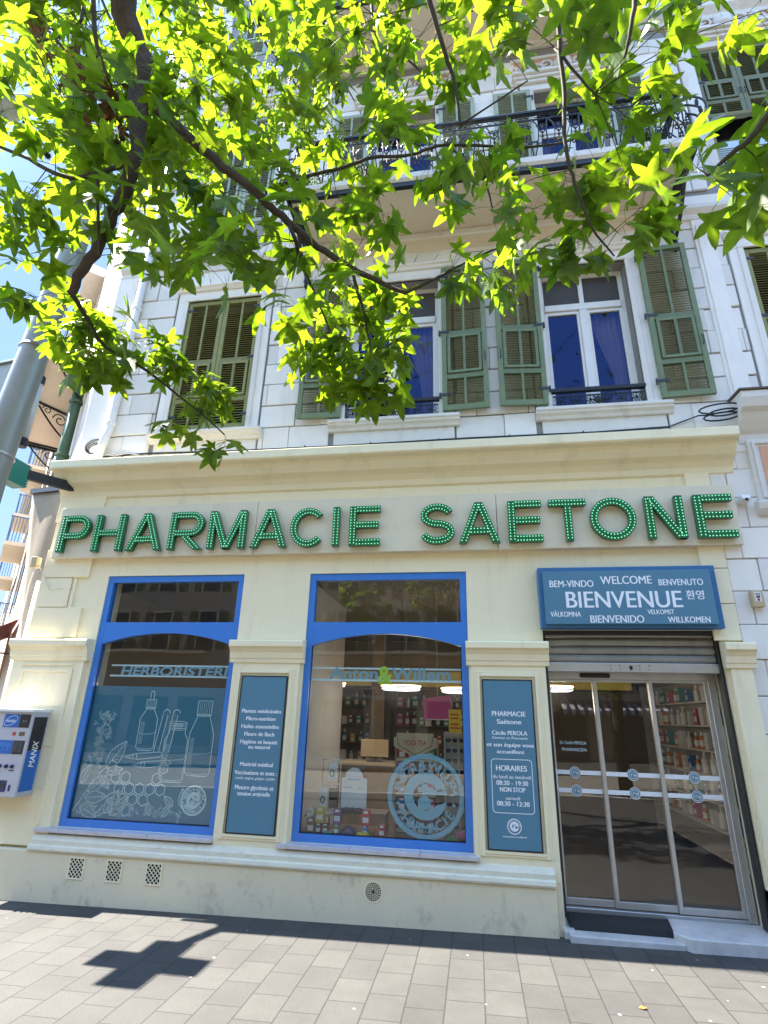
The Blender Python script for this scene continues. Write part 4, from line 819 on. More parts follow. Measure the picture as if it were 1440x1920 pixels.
def pn2(w_):
    x0, x1, z0, z1, r = .132, .515, .945, 1.408, .03
    pts = arc(x1 - r, z1 - r, r, 0, 90, 5) + arc(x0 + r, z1 - r, r, 90, 180, 5) + arc(x0 + r, z0 + r, r, 180, 270, 5) + arc(x1 - r, z0 + r, r, 270, 360, 5)
    w_.ribbon(pts, .006, -.0805, closed=True)
    emblem(w_, .322, .835, .066, -.0805, 0, 0, False); ring_text(w_, 'ANTON WILLEM', .322, .835, .05, .012, -.0803, 170, 10); disc(w_, .322, .835, .042, -.0804, 0, 24, .038)
c2 = .322
panel(.069, .571, .632, 2.153, 'blue panel beside the entrance giving the HORAIRES opening hours', [
 ('PHARMACIE', c2, 1.826, .048, .325, .008), ('Saëtone', c2, 1.752, .046, .235, .008), ('Cécile PEROLA', c2, 1.648, .040, .34, .008), ('Docteur en Pharmacie', c2, 1.602, .024, .335, .004), ('et son équipe vous', c2, 1.54, .038, .45, .008), ('accueillent', c2, 1.478, .036, .26, .008),
 ('HORAIRES', c2, 1.332, .052, .29, .008), ('du lundi au vendredi', c2, 1.256, .034, .355, .004), ('08:30 - 19:30', c2, 1.203, .042, .295, .008), ('NON STOP', c2, 1.146, .042, .235, .008), ('samedi', c2, 1.072, .030, .13, .004), ('08:30 - 12:30', c2, 1.026, .042, .30, .008), ('www.anton-et-willem.fr', c2, .752, .016, .22, .004)], pn2)
# ------------------------------------------------------------------ welcome box over the door
wb = thing('welcome_sign', 'blue box sign above the door greeting BIENVENUE in many languages', 'sign', (1.55, -.1, 2.66))
p = MB(); p.box(.70, 2.455, -.125, .02, 2.665, 3.305); p.build('sign_case', M['tealdark'], wb, bevel=.006)
p = MB(); p.box(.745, 2.39, -.158, -.124, 2.70, 3.255); p.build('sign_board', M['teal'], wb, bevel=.004)
w_ = MB(); y = -.1595
for body, cx, cz, h, wd, of in (('BEM-VINDO', 1.03, 3.122, .075, .44, .0), ('WELCOME', 1.574, 3.156, .088, .50, .0), ('BENVENUTO', 2.10, 3.127, .068, .42, .0), ('BIENVENUE', 1.525, 2.957, .178, 1.12, .0), ('환영', 2.215, 2.992, .075, .165, .0), ('VÄLKOMNA', .945, 2.803, .055, .30, .0), ('BIENVENIDO', 1.442, 2.754, .078, .515, .0), ('VELKOMST', 1.868, 2.824, .048, .25, .0), ('WILLKOMEN', 2.12, 2.747, .062, .39, .0)):
    write(w_, body, cx, cz, h, y, width=wd, bold=h * .022)
w_.build('lettering', WH, wb)
# ------------------------------------------------------------------ roller shutter
rsq = thing('roller_shutter', 'half raised grey metal roller shutter above the sliding door', 'shutter', (1.58, .1, 2.25))
for i in range(4):
    z = 2.345 + i * .084; p = MB(); p.profile([(.12, z), (.10, z + .006), (.088, z + .03), (.088, z + .055), (.10, z + .078), (.12, z + .083)], .74, 2.40); p.build('slat', M['galv'], rsq, bevel=.002, seg=1)
p = MB(); p.box(.735, 2.41, .075, .13, 2.252, 2.343); p.build('bottom_bar', M['alu'], rsq, bevel=.005)
p = MB()
for x in (1.38, 1.47, 1.66, 1.75):
    for z in (2.28, 2.315): p.lathe((x, .075, z), [(.006, 0), (.004, .004)], 8, axis='y')
p.lathe((1.575, .075, 2.30), [(.017, 0), (.017, .006), (.008, .012)], 10, axis='y'); p.box(1.568, 1.582, .055, .076, 2.275, 2.30); p.build('lock', M['iron'], rsq)
for x in (.722, 2.405):
    p = MB(); p.box(x, x + .03, .05, .16, .12, 2.66); p.build('guide_rail', M['darkmetal'], rsq, bevel=.003, seg=1)
p = MB(); p.box(.725, 2.43, .0, .25, 2.62, 2.66); p.build('housing', M['black'], rsq)

# ------------------------------------------------------------------ vents in the plinth
def vent(x, z, label):
    t = thing('wall_vent', label, 'vent', (x, -.1, z), 'cream grilles set in the base wall')
    a = .075; f = MB()
    f.box(x - a - .012, x - a, -.108, -.099, z - a - .022, z + a + .022); f.box(x + a, x + a + .012, -.108, -.099, z - a - .022, z + a + .022); f.box(x - a, x + a, -.1075, -.099, z + a + .01, z + a + .022); f.box(x - a, x + a, -.1075, -.099, z - a - .022, z - a - .01)
    n = 7; s_ = 2 * a / n
    for i in range(n + 1):
        for j in range(n + 2):
            cx, cz = x - a + s_ * i, z - a - .01 + (2 * a + .02) / (n + 1) * j; k = ((i + j) % 2) * pi / 2 + pi / 4
            f.obox((cx, -.104, cz), (cos(k) * .0135, 0, sin(k) * .0135), (0, .002, 0), (-sin(k) * .0032, 0, cos(k) * .0032))
    f.build('grille', M['cream'], t); k = MB(); k.box(x - a, x + a, -.1012, -.0998, z - a - .012, z + a + .012); k.build('opening', M['dark'], t)
for x, lb in ((-4.065, 'square grille under the first shop window, nearest the vending machine'), (-3.645, 'square grille in the base wall, middle of the row of three'), (-3.212, 'square grille in the base wall, nearest the round vent')): vent(x, .245, lb)
t = thing('wall_vent', 'round perforated vent in the base wall below the second window', 'vent', (-.995, -.1, .24)); x, z = -.995, .24
f = MB(); disc(f, x, z, .088, -.104, 0, 28, .078)
for ring, n in ((.068, 22), (.052, 17), (.036, 12), (.02, 7)):
    for i in range(n): q = 2 * pi * i / n + ring * 9; f.obox((x + ring * cos(q), -.103, z + ring * sin(q)), (.0022 * -sin(q), 0, .0022 * cos(q)), (0, .002, 0), (.0075 * cos(q), 0, .0075 * sin(q)))
    disc(f, x, z, ring + .0095, -.1035, 0, 26, ring + .0065)
f.build('grille', M['cream'], t); k = MB(); disc(k, x, z, .078, -.1012, 0, 28); k.build('opening', M['dark'], t)

# ------------------------------------------------------------------ wall-mounted vending machine
vm = thing('vending_machine', 'grey wall vending machine with blue and black side banner left of the first window', 'vending machine', (-5.1, -.06, .88))
xa, xb, ya, yb, za, zb = -5.36, -4.78, -.31, -.062, .875, 1.735
p = MB(); p.box(xa, xb, ya, yb, za, zb); p.build('case', M['silverplastic'], vm, bevel=.012, seg=3)
p = MB(); p.box(xa - .004, xb + .004, ya - .03, yb, zb - .022, zb + .012); p.build('top_cap', M['whitepaint'], vm, bevel=.006)
def sidequad(mb, y0, y1, z0, z1, mi=0, x=xb + .002): mb.add([(x, y0, z0), (x, y1, z0), (x, y1, z1), (x, y0, z1)], [(0, 1, 2, 3)], mi)
p = MB(); p.box(xb, xb + .0018, ya + .022, yb - .03, za + .05, 1.32, 0); p.box(xb, xb + .0018, ya + .022, yb - .03, 1.322, zb - .07, 1)
bn = p.build('side_banner', [M['bannerblue'], M['bannerblack']], vm)
def side_write(mb, body, cy, cz, h, length):
    vs, fs, _ = glyphs(body, 1.0, 0, .012, shear=.25); x0, x1 = min(v.x for v in vs), max(v.x for v in vs); k = length / (x1 - x0); s_ = h / .729
    mb.add([(xb + .0026, cy + h / 2 - v.y * s_, cz - length / 2 + (v.x - x0) * k) for v in vs], fs)
p = MB(); side_write(p, 'MANIX', -.19, 1.29, .085, .27); p.build('banner_lettering', WH, bn)
vm_f = ya - .001
def vpic(x0, x1, z0, z1, m, nm='picture'):
    q = MB(); q.box(x0, x1, vm_f - .004, vm_f + .001, z0, z1); return q.build(nm, M[m], vm)
a = vpic(-5.13, -4.945, 1.555, 1.69, 'bannerblue'); q = MB(); q.ribbon([(-5.04 + .075 * cos(t * .3) + .012 * sin(t * .3), 1.622 + .05 * sin(t * .3) + .018 * cos(t * .3)) for t in range(21)], .004, vm_f - .0046, closed=True); write(q, 'MANIX', -5.04, 1.62, .028, vm_f - .0048, width=.115, offset=.01); q.build('lettering', WH, a)
a = vpic(-4.935, -4.81, 1.555, 1.69, 'bannerblack'); q = MB(); write(q, 'SKYN', -4.87, 1.62, .018, vm_f - .0048, width=.05); q.build('lettering', M['boxgrey'], a)
vpic(-4.985, -4.95, 1.475, 1.51, 'red', 'coin_light'); vpic(-4.905, -4.84, 1.472, 1.512, 'brown', 'note_slot')
a = vpic(-5.145, -4.955, 1.29, 1.425, 'bannerblue'); q = MB()
for i in range(3): q.ribbon([(-5.11 + i * .055 + .022 * cos(t * .42), 1.385 - i * .006 + .016 * sin(t * .42)) for t in range(15)], .004, vm_f - .0046, closed=True); disc(q, -5.11 + i * .055, 1.345 - i * .006, .006, vm_f - .0047, 0, 8)
q.build('ornament', M['skyblue'], a)
a = vpic(-4.945, -4.815, 1.29, 1.425, 'bannerblack'); q = MB()
for i in range(2):
    for j in range(3): q.ribbon([(-4.935 + i * .06, 1.32 + j * .035), (-4.895 + i * .06, 1.32 + j * .035), (-4.895 + i * .06, 1.34 + j * .035), (-4.935 + i * .06, 1.34 + j * .035)], .002, vm_f - .0046, closed=True)
q.build('ornament', M['boxgrey'], a)
for i, x in enumerate((-5.245, -5.175, -5.11, -5.045, -4.965, -4.895)):
    q = MB(); q.lathe((x, vm_f, 1.17), [(.021, 0), (.021, .008), (.014, .012), (.012, .028), (.006, .03)], 14, axis='y'); q.build('knob', M['navy'], vm, smooth=False)
q = MB()
for i, x in enumerate((-5.175, -5.11, -5.045, -4.965)): write(q, str(i + 1), x, 1.132, .012, vm_f - .0012)
q.box(-4.925, -4.865, vm_f - .002, vm_f + .001, 1.125, 1.137); q.box(-5.115, -5.03, vm_f - .0015, vm_f + .001, 1.078, 1.082); q.box(-5.11, -5.035, vm_f - .0015, vm_f + .001, 1.068, 1.071); q.build('lettering', M['navy'], vm)
q = MB(); q.box(-5.30, -4.915, vm_f - .006, vm_f + .001, .925, 1.035); q.box(-4.885, -4.86, vm_f - .004, vm_f + .001, .935, .995); tr_ = q.build('tray_surround', M['navy'], vm, bevel=.004); q = MB(); q.box(-5.28, -4.94, vm_f - .007, vm_f - .004, .965, 1.01); q.build('tray_slot', M['darkmetal'], tr_)

# ------------------------------------------------------------------ small boxes and cables on the wall
t = thing('alarm_box', 'small beige box with printed label on the wall right of the welcome sign', 'alarm box', (2.83, -.05, 2.89))
p = MB(); p.box(2.775, 2.885, -.075, -.012, 2.885, 3.05); p.build('case', M['beigebox'], t, bevel=.008); p = MB(); p.box(2.80, 2.86, -.0765, -.074, 2.94, 3.035); lb_ = p.build('sticker', M['whitecard'], t)
p = MB(); p.box(2.808, 2.852, -.0775, -.0765, 3.012, 3.02); p.box(2.812, 2.83, -.0775, -.0765, 2.998, 3.006); p.box(2.835, 2.85, -.0775, -.0765, 2.996, 3.006); p.box(2.812, 2.848, -.0775, -.0765, 2.975, 2.992); p.build('print', M['black'], lb_); p = MB(); disc(p, 2.83, 2.956, .014, -.0777, 0, 12); p.build('heart', M['red'], lb_)
t = thing('wall_camera', 'small white camera on a bracket beside the last sign letter', 'camera', (2.91, -.05, 4.0))
p = MB(); p.box(2.885, 2.93, -.03, .0, 3.98, 4.05); p.build('bracket', M['whitepaint'], t, bevel=.004); p = MB(); p.obox((2.895, -.08, 4.03), (.045, 0, 0), (0, .06, -.015), (0, .008, .028)); p.build('body', M['whitepaint'], t, bevel=.008); p = MB(); p.lathe((2.895, -.138, 4.012), [(.018, 0), (.014, .012)], 10, axis='y'); p.build('lens', M['black'], t)
p = MB(); pts = [(-5.2, -.035, 4.97), (-4.2, -.04, 4.985), (-3.0, -.04, 4.955), (-1.6, -.04, 4.95), (0, -.04, 4.965), (1.5, -.04, 4.955), (2.3, -.05, 4.97), (2.62, -.07, 5.08), (2.72, -.16, 5.03)]
p.tube(pts, .009, 5); p.tube([(x, y - .006, z - .012) for x, y, z in pts[:-2]], .007, 5)
for q in range(9): p.box(-4.6 + q * .85, -4.59 + q * .85, -.055, .0, 4.955, 4.975)
tag(p.build('facade_cable', M['cable'], smooth=True), 'black cable run along the top of the cream cornice', 'cable')
p = MB()
for k_, (dx, R) in enumerate(((0, .12), (.03, .10), (-.02, .14))): p.tube([(2.84 + dx + R * 1.6 * cos(q * .45), -.12 - .02 * k_, 5.03 + R * .45 * sin(q * .45 + .4) + .04 * k_) for q in range(15)], .010, 5)
tag(p.build('cable_loop', M['cable'], smooth=True), 'tangle of black cable by the ornate right-hand cornice', 'cable')
p = MB()
for k_ in range(5):
    R = .085 + .012 * k_; p.tube([(-5.02 + R * 1.15 * cos(q * pi / 12), -.05 - .008 * (k_ % 3), 5.08 + R * .85 * sin(q * pi / 12) + .01 * k_) for q in range(24)], .006, 4, closed=True)
tag(p.build('cable_coil', M['cable'], smooth=True), 'coil of thin black cable on the white corner above the cornice', 'cable')
p = MB(); p.tube([(-5.3, -.06, 4.93), (-5.1, -.1, 4.94), (-4.95, -.08, 5.0), (-4.7, -.06, 4.96), (-4.5, -.07, 4.99), (-4.3, -.04, 4.95)], .009, 5); p.tube([(-5.32, -.06, 4.96), (-4.9, -.12, 4.93), (-4.55, -.06, 5.02)], .006, 5)
tag(p.build('loose_cable', M['whitecable'], smooth=True), 'loose white cable lying on the left end of the cornice', 'cable')
def drain(label, nm, pts, r, m, collars):
    t = thing(nm, label, 'drainpipe', pts[-1]); p = MB(); p.tube(pts, r, 12); p.build('pipe', M[m], t, smooth=True)
    for z in collars:
        i = [k_ for k_ in range(len(pts) - 1) if min(pts[k_][2], pts[k_ + 1][2]) <= z <= max(pts[k_][2], pts[k_ + 1][2])][0]; a, b = Vector(pts[i]), Vector(pts[i + 1]); c = a.lerp(b, (z - a.z) / (b.z - a.z))
        p = MB(); p.lathe(c - Vector((0, 0, .03)), [(r * 1.05, 0), (r * 1.25, .01), (r * 1.25, .05), (r * 1.05, .06)], 12); p.build('collar', M[m], t)
drain('white drainpipe on the left corner of the white upper wall', 'drainpipe', [(-4.84, -.09, 17), (-4.84, -.09, 5.35), (-4.86, -.12, 5.2), (-4.88, -.14, 4.86)], .055, 'whitepaint', (5.45, 7.4, 9.6))
pp = side(1.55, .12, 0); drain('dark green drainpipe on the side street wall under the balcony', 'drainpipe', [(pp.x, pp.y, 7.15), (pp.x, pp.y, 4.2)], .085, 'greenpipe', (5.6, 6.6))
pp = side(.25, .07, 0); drain('thin white conduit running down the left corner of the shopfront', 'conduit', [(pp.x, pp.y, 3.3), (pp.x, pp.y, .6)], .022, 'whitepaint', (1.6, 2.4))
t = thing('junction_box', 'small cream junction box on the left edge of the shopfront', 'box', (-5.47, -.06, 3.42)); p = MB(); p.box(-5.51, -5.43, -.11, -.02, 3.42, 3.56); p.build('case', M['beigebox'], t, bevel=.008); p = MB(); p.tube([(-5.47, -.06, 3.42), (-5.5, -.05, 3.2), (-5.49, -.04, 2.6)], .008, 5); p.tube([(-5.43, -.05, 3.46), (-5.2, -.04, 3.15), (-4.9, -.02, 3.16)], .006, 5); p.build('wire', M['whitecable'], t)

# ------------------------------------------------------------------ green pharmacy cross on its bracket
gc = thing('pharmacy_cross', 'green cross sign on a dark steel arm over the street corner', 'pharmacy cross', (-5.2, -.05, 4.5))
p = MB(); p.bar((-5.18, 0.0, 4.53), (-5.43, -.75, 4.44), .07, .12); p.build('arm', M['greyiron'], gc, bevel=.004)
p = MB(); p.box(-5.26, -5.08, -.03, .0, 4.44, 4.62); p.build('wall_plate', M['iron'], gc, bevel=.004)
p = MB(); cy, cz, a, b, bz = -1.05, 4.42, .15, .42, .60
pts = [(-a, -bz), (a, -bz), (a, -a), (b, -a), (b, a), (a, a), (a, bz), (-a, bz), (-a, a), (-b, a), (-b, -a), (-a, -a)]
vs = [(-5.45 - .09, cy + q[0], cz + q[1]) for q in pts] + [(-5.45 + .09, cy + q[0], cz + q[1]) for q in pts]; n = 12
p.add(vs, [tuple(range(n)), tuple(range(2 * n - 1, n - 1, -1))] + [(i, i + n, (i + 1) % n + n, (i + 1) % n) for i in range(n)]); p.build('cross_case', M['crossgreen'], gc, bevel=.01)
p = MB()
for q in range(9): p.box(-5.545, -5.355, cy + .422, cy + .43, cz - .13 + q * .032, cz - .115 + q * .032)
p.build('cooling_rib', M['crossgreen'], gc)
# ------------------------------------------------------------------ canvas blind and side street
cb = thing('canvas_awning', 'beige canvas blind hanging from a dark frame on the side street corner', 'awning', (-5.8, .5, 1.8))
Q = [Vector(q) for q in ((-6.32, .47, 4.72), (-5.45, .12, 4.6), (-5.62, .74, 1.97), (-6.3, 1.03, 1.8))]
nu, nv = 8, 18; vs = []
for j in range(nv + 1):
    for i in range(nu + 1):
        u, v = i / nu, j / nv; q = Q[0].lerp(Q[1], u).lerp(Q[3].lerp(Q[2], u), v); q += Vector((.5, -.8, 0)).normalized() * (.10 * sin(pi * u) * sin(pi * v) + .012 * sin(u * 9 + v * 14)); vs.append(q)
p = MB(); p.add(vs, [(j * (nu + 1) + i, (j + 1) * (nu + 1) + i, (j + 1) * (nu + 1) + i + 1, j * (nu + 1) + i + 1) for j in range(nv) for i in range(nu)])
o = p.build('canvas', M['canvas'], cb, smooth=True); sm = o.modifiers.new('thick', 'SOLIDIFY'); sm.thickness = .006
p = MB(); p.add([Q[0], Q[1], Q[1] + Vector((-.12, .5, .28)), Q[0] + Vector((.15, .45, .32))], [(0, 1, 2, 3)]); p.bar(Q[0], Q[1], .07, .07); p.bar(Q[3], Q[2], .05, .05); p.bar(Q[0], Q[0] + Vector((.15, .45, .32)), .04, .05); p.build('frame', M['iron'], cb)
# next building down the side street
nb_ = thing('neighbour_building', 'ochre neighbour house with iron balconies down the side street', 'building', side(20, 0, 0))
p = MB(); slab(p, 7.1, 34, .02, -8, -.3, 13.6); p.build('wall', M['pink2'], nb_)
def farbal(t0, t1, z, d=.85):
    t = thing('balcony', None, None); t.parent = nb_; t.location = side((t0 + t1) / 2, .4, z) - world_loc(nb_)
    p = MB(); slab(p, t0, t1, .0, d, z, z + .14); p.build('slab', M['soffit'], t)
    p = MB(); n = int((t1 - t0) / .13)
    for i in range(n + 1): p.bar(side(t0 + (t1 - t0) * i / n, d - .05, z + .14), side(t0 + (t1 - t0) * i / n, d - .05, z + 1.1), .018, .018, up=(1, 0, 0))
    for i in range(7): p.bar(side(t0 + .02, d * i / 7, z + .14), side(t0 + .02, d * i / 7, z + 1.1), .018, .018, up=(1, 0, 0))
    p.bar(side(t0, d - .05, z + 1.1), side(t1, d - .05, z + 1.1), .05, .04); p.bar(side(t0 + .02, 0, z + 1.1), side(t0 + .02, d, z + 1.1), .04, .04); p.bar(side(t0, d - .05, z + .2), side(t1, d - .05, z + .2), .03, .03); p.build('railing', M['farblue'], t)
for z in (4.1, 7.3, 10.4):
    for t0 in (15.5, 22.5): farbal(t0, t0 + 3.2, z, .7)
for z in (4.3, 7.5, 10.6):
    for t0 in (9.4, 11.4, 16.6, 18.6, 23.6): p = MB(); slab(p, t0, t0 + 1.1, .03, .05, z, z + 2.1); p.build('window', M['farglass'], nb_)
p = MB(); slab(p, 7.1, 34, .02, .5, 13.6, 13.9); p.build('cornice', M['whitedirty'], nb_)
ra = thing('street_awning', 'dark red shop awning projecting into the side street', 'awning', side(6.5, .5, 2.6))
p = MB(); p.add([side(4.6, 0.02, 3.35), side(8.4, .02, 3.35), side(8.4, .95, 2.75), side(4.6, .95, 2.75), side(8.4, .95, 2.5), side(4.6, .95, 2.5)], [(0, 1, 2, 3), (3, 2, 4, 5)]); o = p.build('canvas', M['redcanvas'], ra); sm = o.modifiers.new('thick', 'SOLIDIFY'); sm.thickness = .008
p = MB(); p.bar(side(4.7, .03, 2.7), side(4.7, .93, 2.72), .03, .03); p.bar(side(8.3, .03, 2.7), side(8.3, .93, 2.72), .03, .03); p.build('arm', M['iron'], ra)
fb = thing('flower_box', 'small hanging box of orange and red flowers in the side street', 'flower box', side(4.0, .45, 2.15)); p = MB(); slab(p, 3.7, 4.3, .3, .55, 2.05, 2.25); p.build('box', M['terracotta'], fb); p = MB(); rr = random.Random(2)
for q in range(60): c = side(rr.uniform(3.65, 4.35), rr.uniform(.25, .6), rr.uniform(2.2, 2.5)); p.sphere(c, rr.uniform(.02, .045), 4)
p.build('flowers', M['red'], fb)
# ------------------------------------------------------------------ lamp post in the foreground
lp = thing('lamp_post', 'tall grey steel street lamp post with strapped sign boxes at left', 'street lamp', (-3.54, -3, gz(-3.54)))
x, y = -3.235, -3.0
p = MB(); p.lathe((x, y, gz(x)), [(.16, 0), (.16, .5), (.135, .55), (.128, 1.0), (.116, 3.0), (.100, 4.4), (.087, 6.1), (.08, 6.45)], 28); p.shear(.068, 4.5); p.build('pole', M['polegrey'], lp, smooth=True)
for z in (2.92, 3.42, 4.32):
    p = MB(); r = .116 - (z - 3.0) * .0114 + .002
    p.lathe((x, y, z), [(r, 0), (r + .006, .001), (r + .006, .008), (r, .019)], 28); p.obox((x + .075, y - .088, z + .009), (.02, .015, 0), (.012, -.018, 0), (0, 0, .012)); p.shear(.068, 4.5); p.build('strap_band', M['alu'], lp)
p = MB(); p.tube([(x, y, 6.4), (x, y, 6.55), (x + .01, y, 6.75), (x + .02, y, 6.95)], [.081, .068, .064, .06], 16); p.shear(.068, 4.5); p.build('mast_top', M['whitepaint'], lp, smooth=True)
p = MB(); p.tube([(x - .02, y, 6.5), (x - .25, y - .03, 6.8), (x - .55, y - .08, 7.0), (x - .9, y - .12, 7.1)], .03, 8); p.shear(.068, 4.5); p.build('lamp_arm', M['greyiron'], lp, smooth=True)
p = MB(); p.tube([(x - .85, y - .12, 7.1), (x - 1.1, y - .14, 7.08), (x - 1.45, y - .16, 7.02)], [.06, .12, .05], 10); p.shear(.068, 4.5); p.build('lamp_head', M['boxgrey'], lp, smooth=True)
sbx = thing('street_sign', 'grey back of a sign panel strapped behind the lamp post', 'sign', (-3.6, -2.95, 3.4))
p = MB(); p.obox((-3.62, -2.9, 3.86), (.36, -.05, 0), (.004, .02, 0), (0, 0, .42)); p.build('panel', M['boxgrey'], sbx, bevel=.006)
p = MB(); p.obox((-3.62, -2.90, 4.29), (.37, -.05, 0), (.01, .04, 0), (0, 0, .008)); p.obox((-3.62, -2.9, 3.43), (.37, -.05, 0), (.01, .04, 0), (0, 0, .008)); p.build('edge_rail', M['alu'], sbx)
tb = thing('signal_tube', 'slim light grey tube with black end caps clamped to the lamp post', 'signal', (-3.385, -2.75, 3.6))
c0, c1_ = Vector((-3.385, -2.75, 3.68)), Vector((-3.385, -2.75, 4.24)); p = MB(); p.tube([c0, c1_], .032, 14); p.build('tube', M['whitepaint'], tb, smooth=True)
for c, s_ in ((c0, -1), (c1_, 1)): p = MB(); p.lathe(c - Vector((0, 0, .045)), [(.036, 0), (.036, .07)], 14); p.build('end_cap', M['black'], tb)
p = MB(); p.bar((-3.3, -2.93, 3.9), (-3.385, -2.76, 3.9), .03, .05); p.build('clamp', M['alu'], tb)
# ------------------------------------------------------------------ films and prints on the shop windows
wf = thing('window_film', 'teal film with white drawings of bottles and herbs on the left window', 'window film', (-3.56, .065, .66))
p = MB(); p.box(-4.378, -2.742, .0645, .0665, .66, 2.02); p.build('film', M['film'], wf)
D = MB(); yd = .0638; lw = .0085
def bottle(cx, zb, w_, hb, hs, nw, hn, cap, tilt=0):
    hw, nw2 = w_ / 2, nw / 2
    pts = [(cx - nw2, zb + hb + hs + hn), (cx - nw2, zb + hb + hs), (cx - hw, zb + hb), (cx - hw, zb + .03), (cx - hw + .03, zb), (cx + hw - .03, zb), (cx + hw, zb + .03), (cx + hw, zb + hb), (cx + nw2, zb + hb + hs), (cx + nw2, zb + hb + hs + hn)]
    D.ribbon(pts, lw, yd); D.ribbon([(cx - hw + .015, zb + hb * .55), (cx - hw + .06, zb + hb * .5), (cx + hw - .03, zb + hb * .53), (cx + hw, zb + hb * .6)], lw * .6, yd); D.ribbon(arc(cx, zb + .035, hw * .85, 200, 340, 10, .02), lw * .6, yd)
    D.ribbon(arc(cx, zb + hb + hs + hn, nw2 * 1.1, 0, 360, 16, .012)[:-1], lw * .7, yd, closed=True)
    for q in range(6): D.ribbon([(cx - hw + .02 + q * .008, zb + hb * .2), (cx - hw + .02 + q * .008, zb + hb * .9)], .002, yd)
    zt = zb + hb + hs + hn
    if cap == 'drop':
        D.ribbon([(cx - nw2 * 1.2, zt), (cx + nw2 * 1.2, zt), (cx + nw2 * 1.2, zt + .09), (cx - nw2 * 1.2, zt + .09)], lw, yd, closed=True)
        for q in range(7): D.ribbon([(cx - nw2 + nw * q / 6, zt + .005), (cx - nw2 + nw * q / 6, zt + .085)], .004, yd)
        D.ribbon([(cx - .02, zt + .09), (cx - .022, zt + .15)] + arc(cx, zt + .16, .022, 180, 0, 8) + [(cx + .022, zt + .15), (cx + .02, zt + .09)], lw, yd)
    elif cap == 'screw':
        D.ribbon([(cx - nw2 * 1.15, zt), (cx + nw2 * 1.15, zt), (cx + nw2 * 1.15, zt + .15), (cx - nw2 * 1.15, zt + .15)], lw, yd, closed=True)
        for q in range(8): D.ribbon([(cx - nw2 * 1.05 + nw * 1.05 * q / 7, zt + .01), (cx - nw2 * 1.05 + nw * 1.05 * q / 7, zt + .14)], .004, yd)
    else:
        for q in range(3): D.ribbon(arc(cx, zt + .02 + q * .022, nw2 * 1.12, 0, 360, 18, .016)[:-1], lw * .8, yd, closed=True)
bottle(-3.635, 1.35, .21, .33, .09, .10, .02, 'drop'); bottle(-3.27, 1.05, .27, .42, .07, .19, .04, 'jar'); bottle(-2.98, 1.12, .28, .42, .17, .15, .02, 'screw')
for x0, z0 in ((-3.86, 1.28), (-3.75, 1.20)): D.ribbon([(x0, z0), (x0 + .06, z0 + .012), (x0 + .12, z0 + .035), (x0 + .42, z0 + .06), (x0 + .46, z0 + .035), (x0 + .42, z0 + .01), (x0 + .14, z0 - .025), (x0 + .07, z0 - .012)], lw, yd, closed=True); D.ribbon(arc(x0 + .13, z0 + .005, .022, 0, 360, 10, .03), lw, yd)
for x0 in (-3.52, -3.40): D.ribbon([(x0, 1.34), (x0 + .06, 1.34), (x0 + .11, 1.72), (x0 + .05, 1.73)], lw, yd, closed=True); D.ribbon(arc(x0 + .09, 1.74, .04, 0, 180, 8), lw, yd)
for i, j in ((0, 4), (0.5, 3), (1.5, 3), (1, 2), (2, 2), (3, 2), (4, 2), (.5, 1), (1.5, 1), (2.5, 1), (3.5, 1), (4.5, 3), (5, 4), (5, 2), (1, 0), (2, 0)):
    cx, cz = -3.98 + i * .122, .76 + j * .105
    D.ribbon([(cx + .058 * cos(rad(60 * q + 30)), cz + .058 * sin(rad(60 * q + 30))) for q in range(6)], .011, yd, closed=True)
def leafline(cx, cz, L, ang, wv=.45, nv=5):
    u = Vector((cos(rad(ang)), sin(rad(ang)))); v = Vector((-u.y, u.x)); c = Vector((cx, cz))
    for sg_ in (-1, 1): D.ribbon([tuple(c + u * (L * t) + v * (sg_ * L * wv * .5 * sin(pi * t ** .8))) for t in [i / 12 for i in range(13)]], lw, yd)
    D.ribbon([tuple(c), tuple(c + u * L)], lw * .8, yd)
    for i in range(nv):
        t = .15 + .7 * i / nv
        for sg_ in (-1, 1): D.ribbon([tuple(c + u * (L * t)), tuple(c + u * (L * (t + .14)) + v * (sg_ * L * wv * .36 * sin(pi * (t + .1))))], .003, yd)
for a in ((-4.05, 1.16, .34, 55), (-4.04, 1.12, .20, 10), (-4.10, 1.08, .18, -45), (-4.22, .92, .26, 40), (-4.24, .86, .26, 5), (-4.28, .78, .24, -25), (-4.32, 1.0, .2, 70), (-3.98, .72, .22, 60), (-3.90, .70, .26, 80), (-3.86, .72, .22, 55), (-3.02, .80, .2, 60), (-3.05, .82, .18, 20), (-3.08, .80, .2, 100), (-3.2, .82, .15, 140), (-3.3, .72, .14, 60), (-3.45, .72, .15, 110)): leafline(*a)
D.ribbon([(-4.36, .72), (-4.22, .95), (-4.1, 1.12), (-4.02, 1.2)], lw, yd); rr = random.Random(8)
for k_ in range(120):      # lavender spike and blossoms
    f = rr.random(); cx, cz = (-4.20 + .05 * rr.gauss(0, 1) + .05 * f, 1.05 + .68 * f) if k_ < 78 else (rr.uniform(-4.3, -3.05), rr.uniform(.68, .80) + .03 * rr.random())
    for q in range(5): t = rr.uniform(0, 6.28); L = rr.uniform(.018, .04); D.ribbon([(cx, cz), (cx + L * .7 * cos(t - .3), cz + L * .7 * sin(t - .3)), (cx + L * cos(t), cz + L * sin(t)), (cx + L * .7 * cos(t + .3), cz + L * .7 * sin(t + .3))], .0035, yd, closed=True)
D.build('line_drawing', M['print'], wf)
E_ = MB(); emblem(E_, -2.975, .888, .145, .0635, 0, 0); E_.build('roundel', M['print'], wf)
ws = thing('window_lettering', 'HERBORISTERIE lettering band across the left shop window', 'lettering', (-3.4, .064, 2.13))
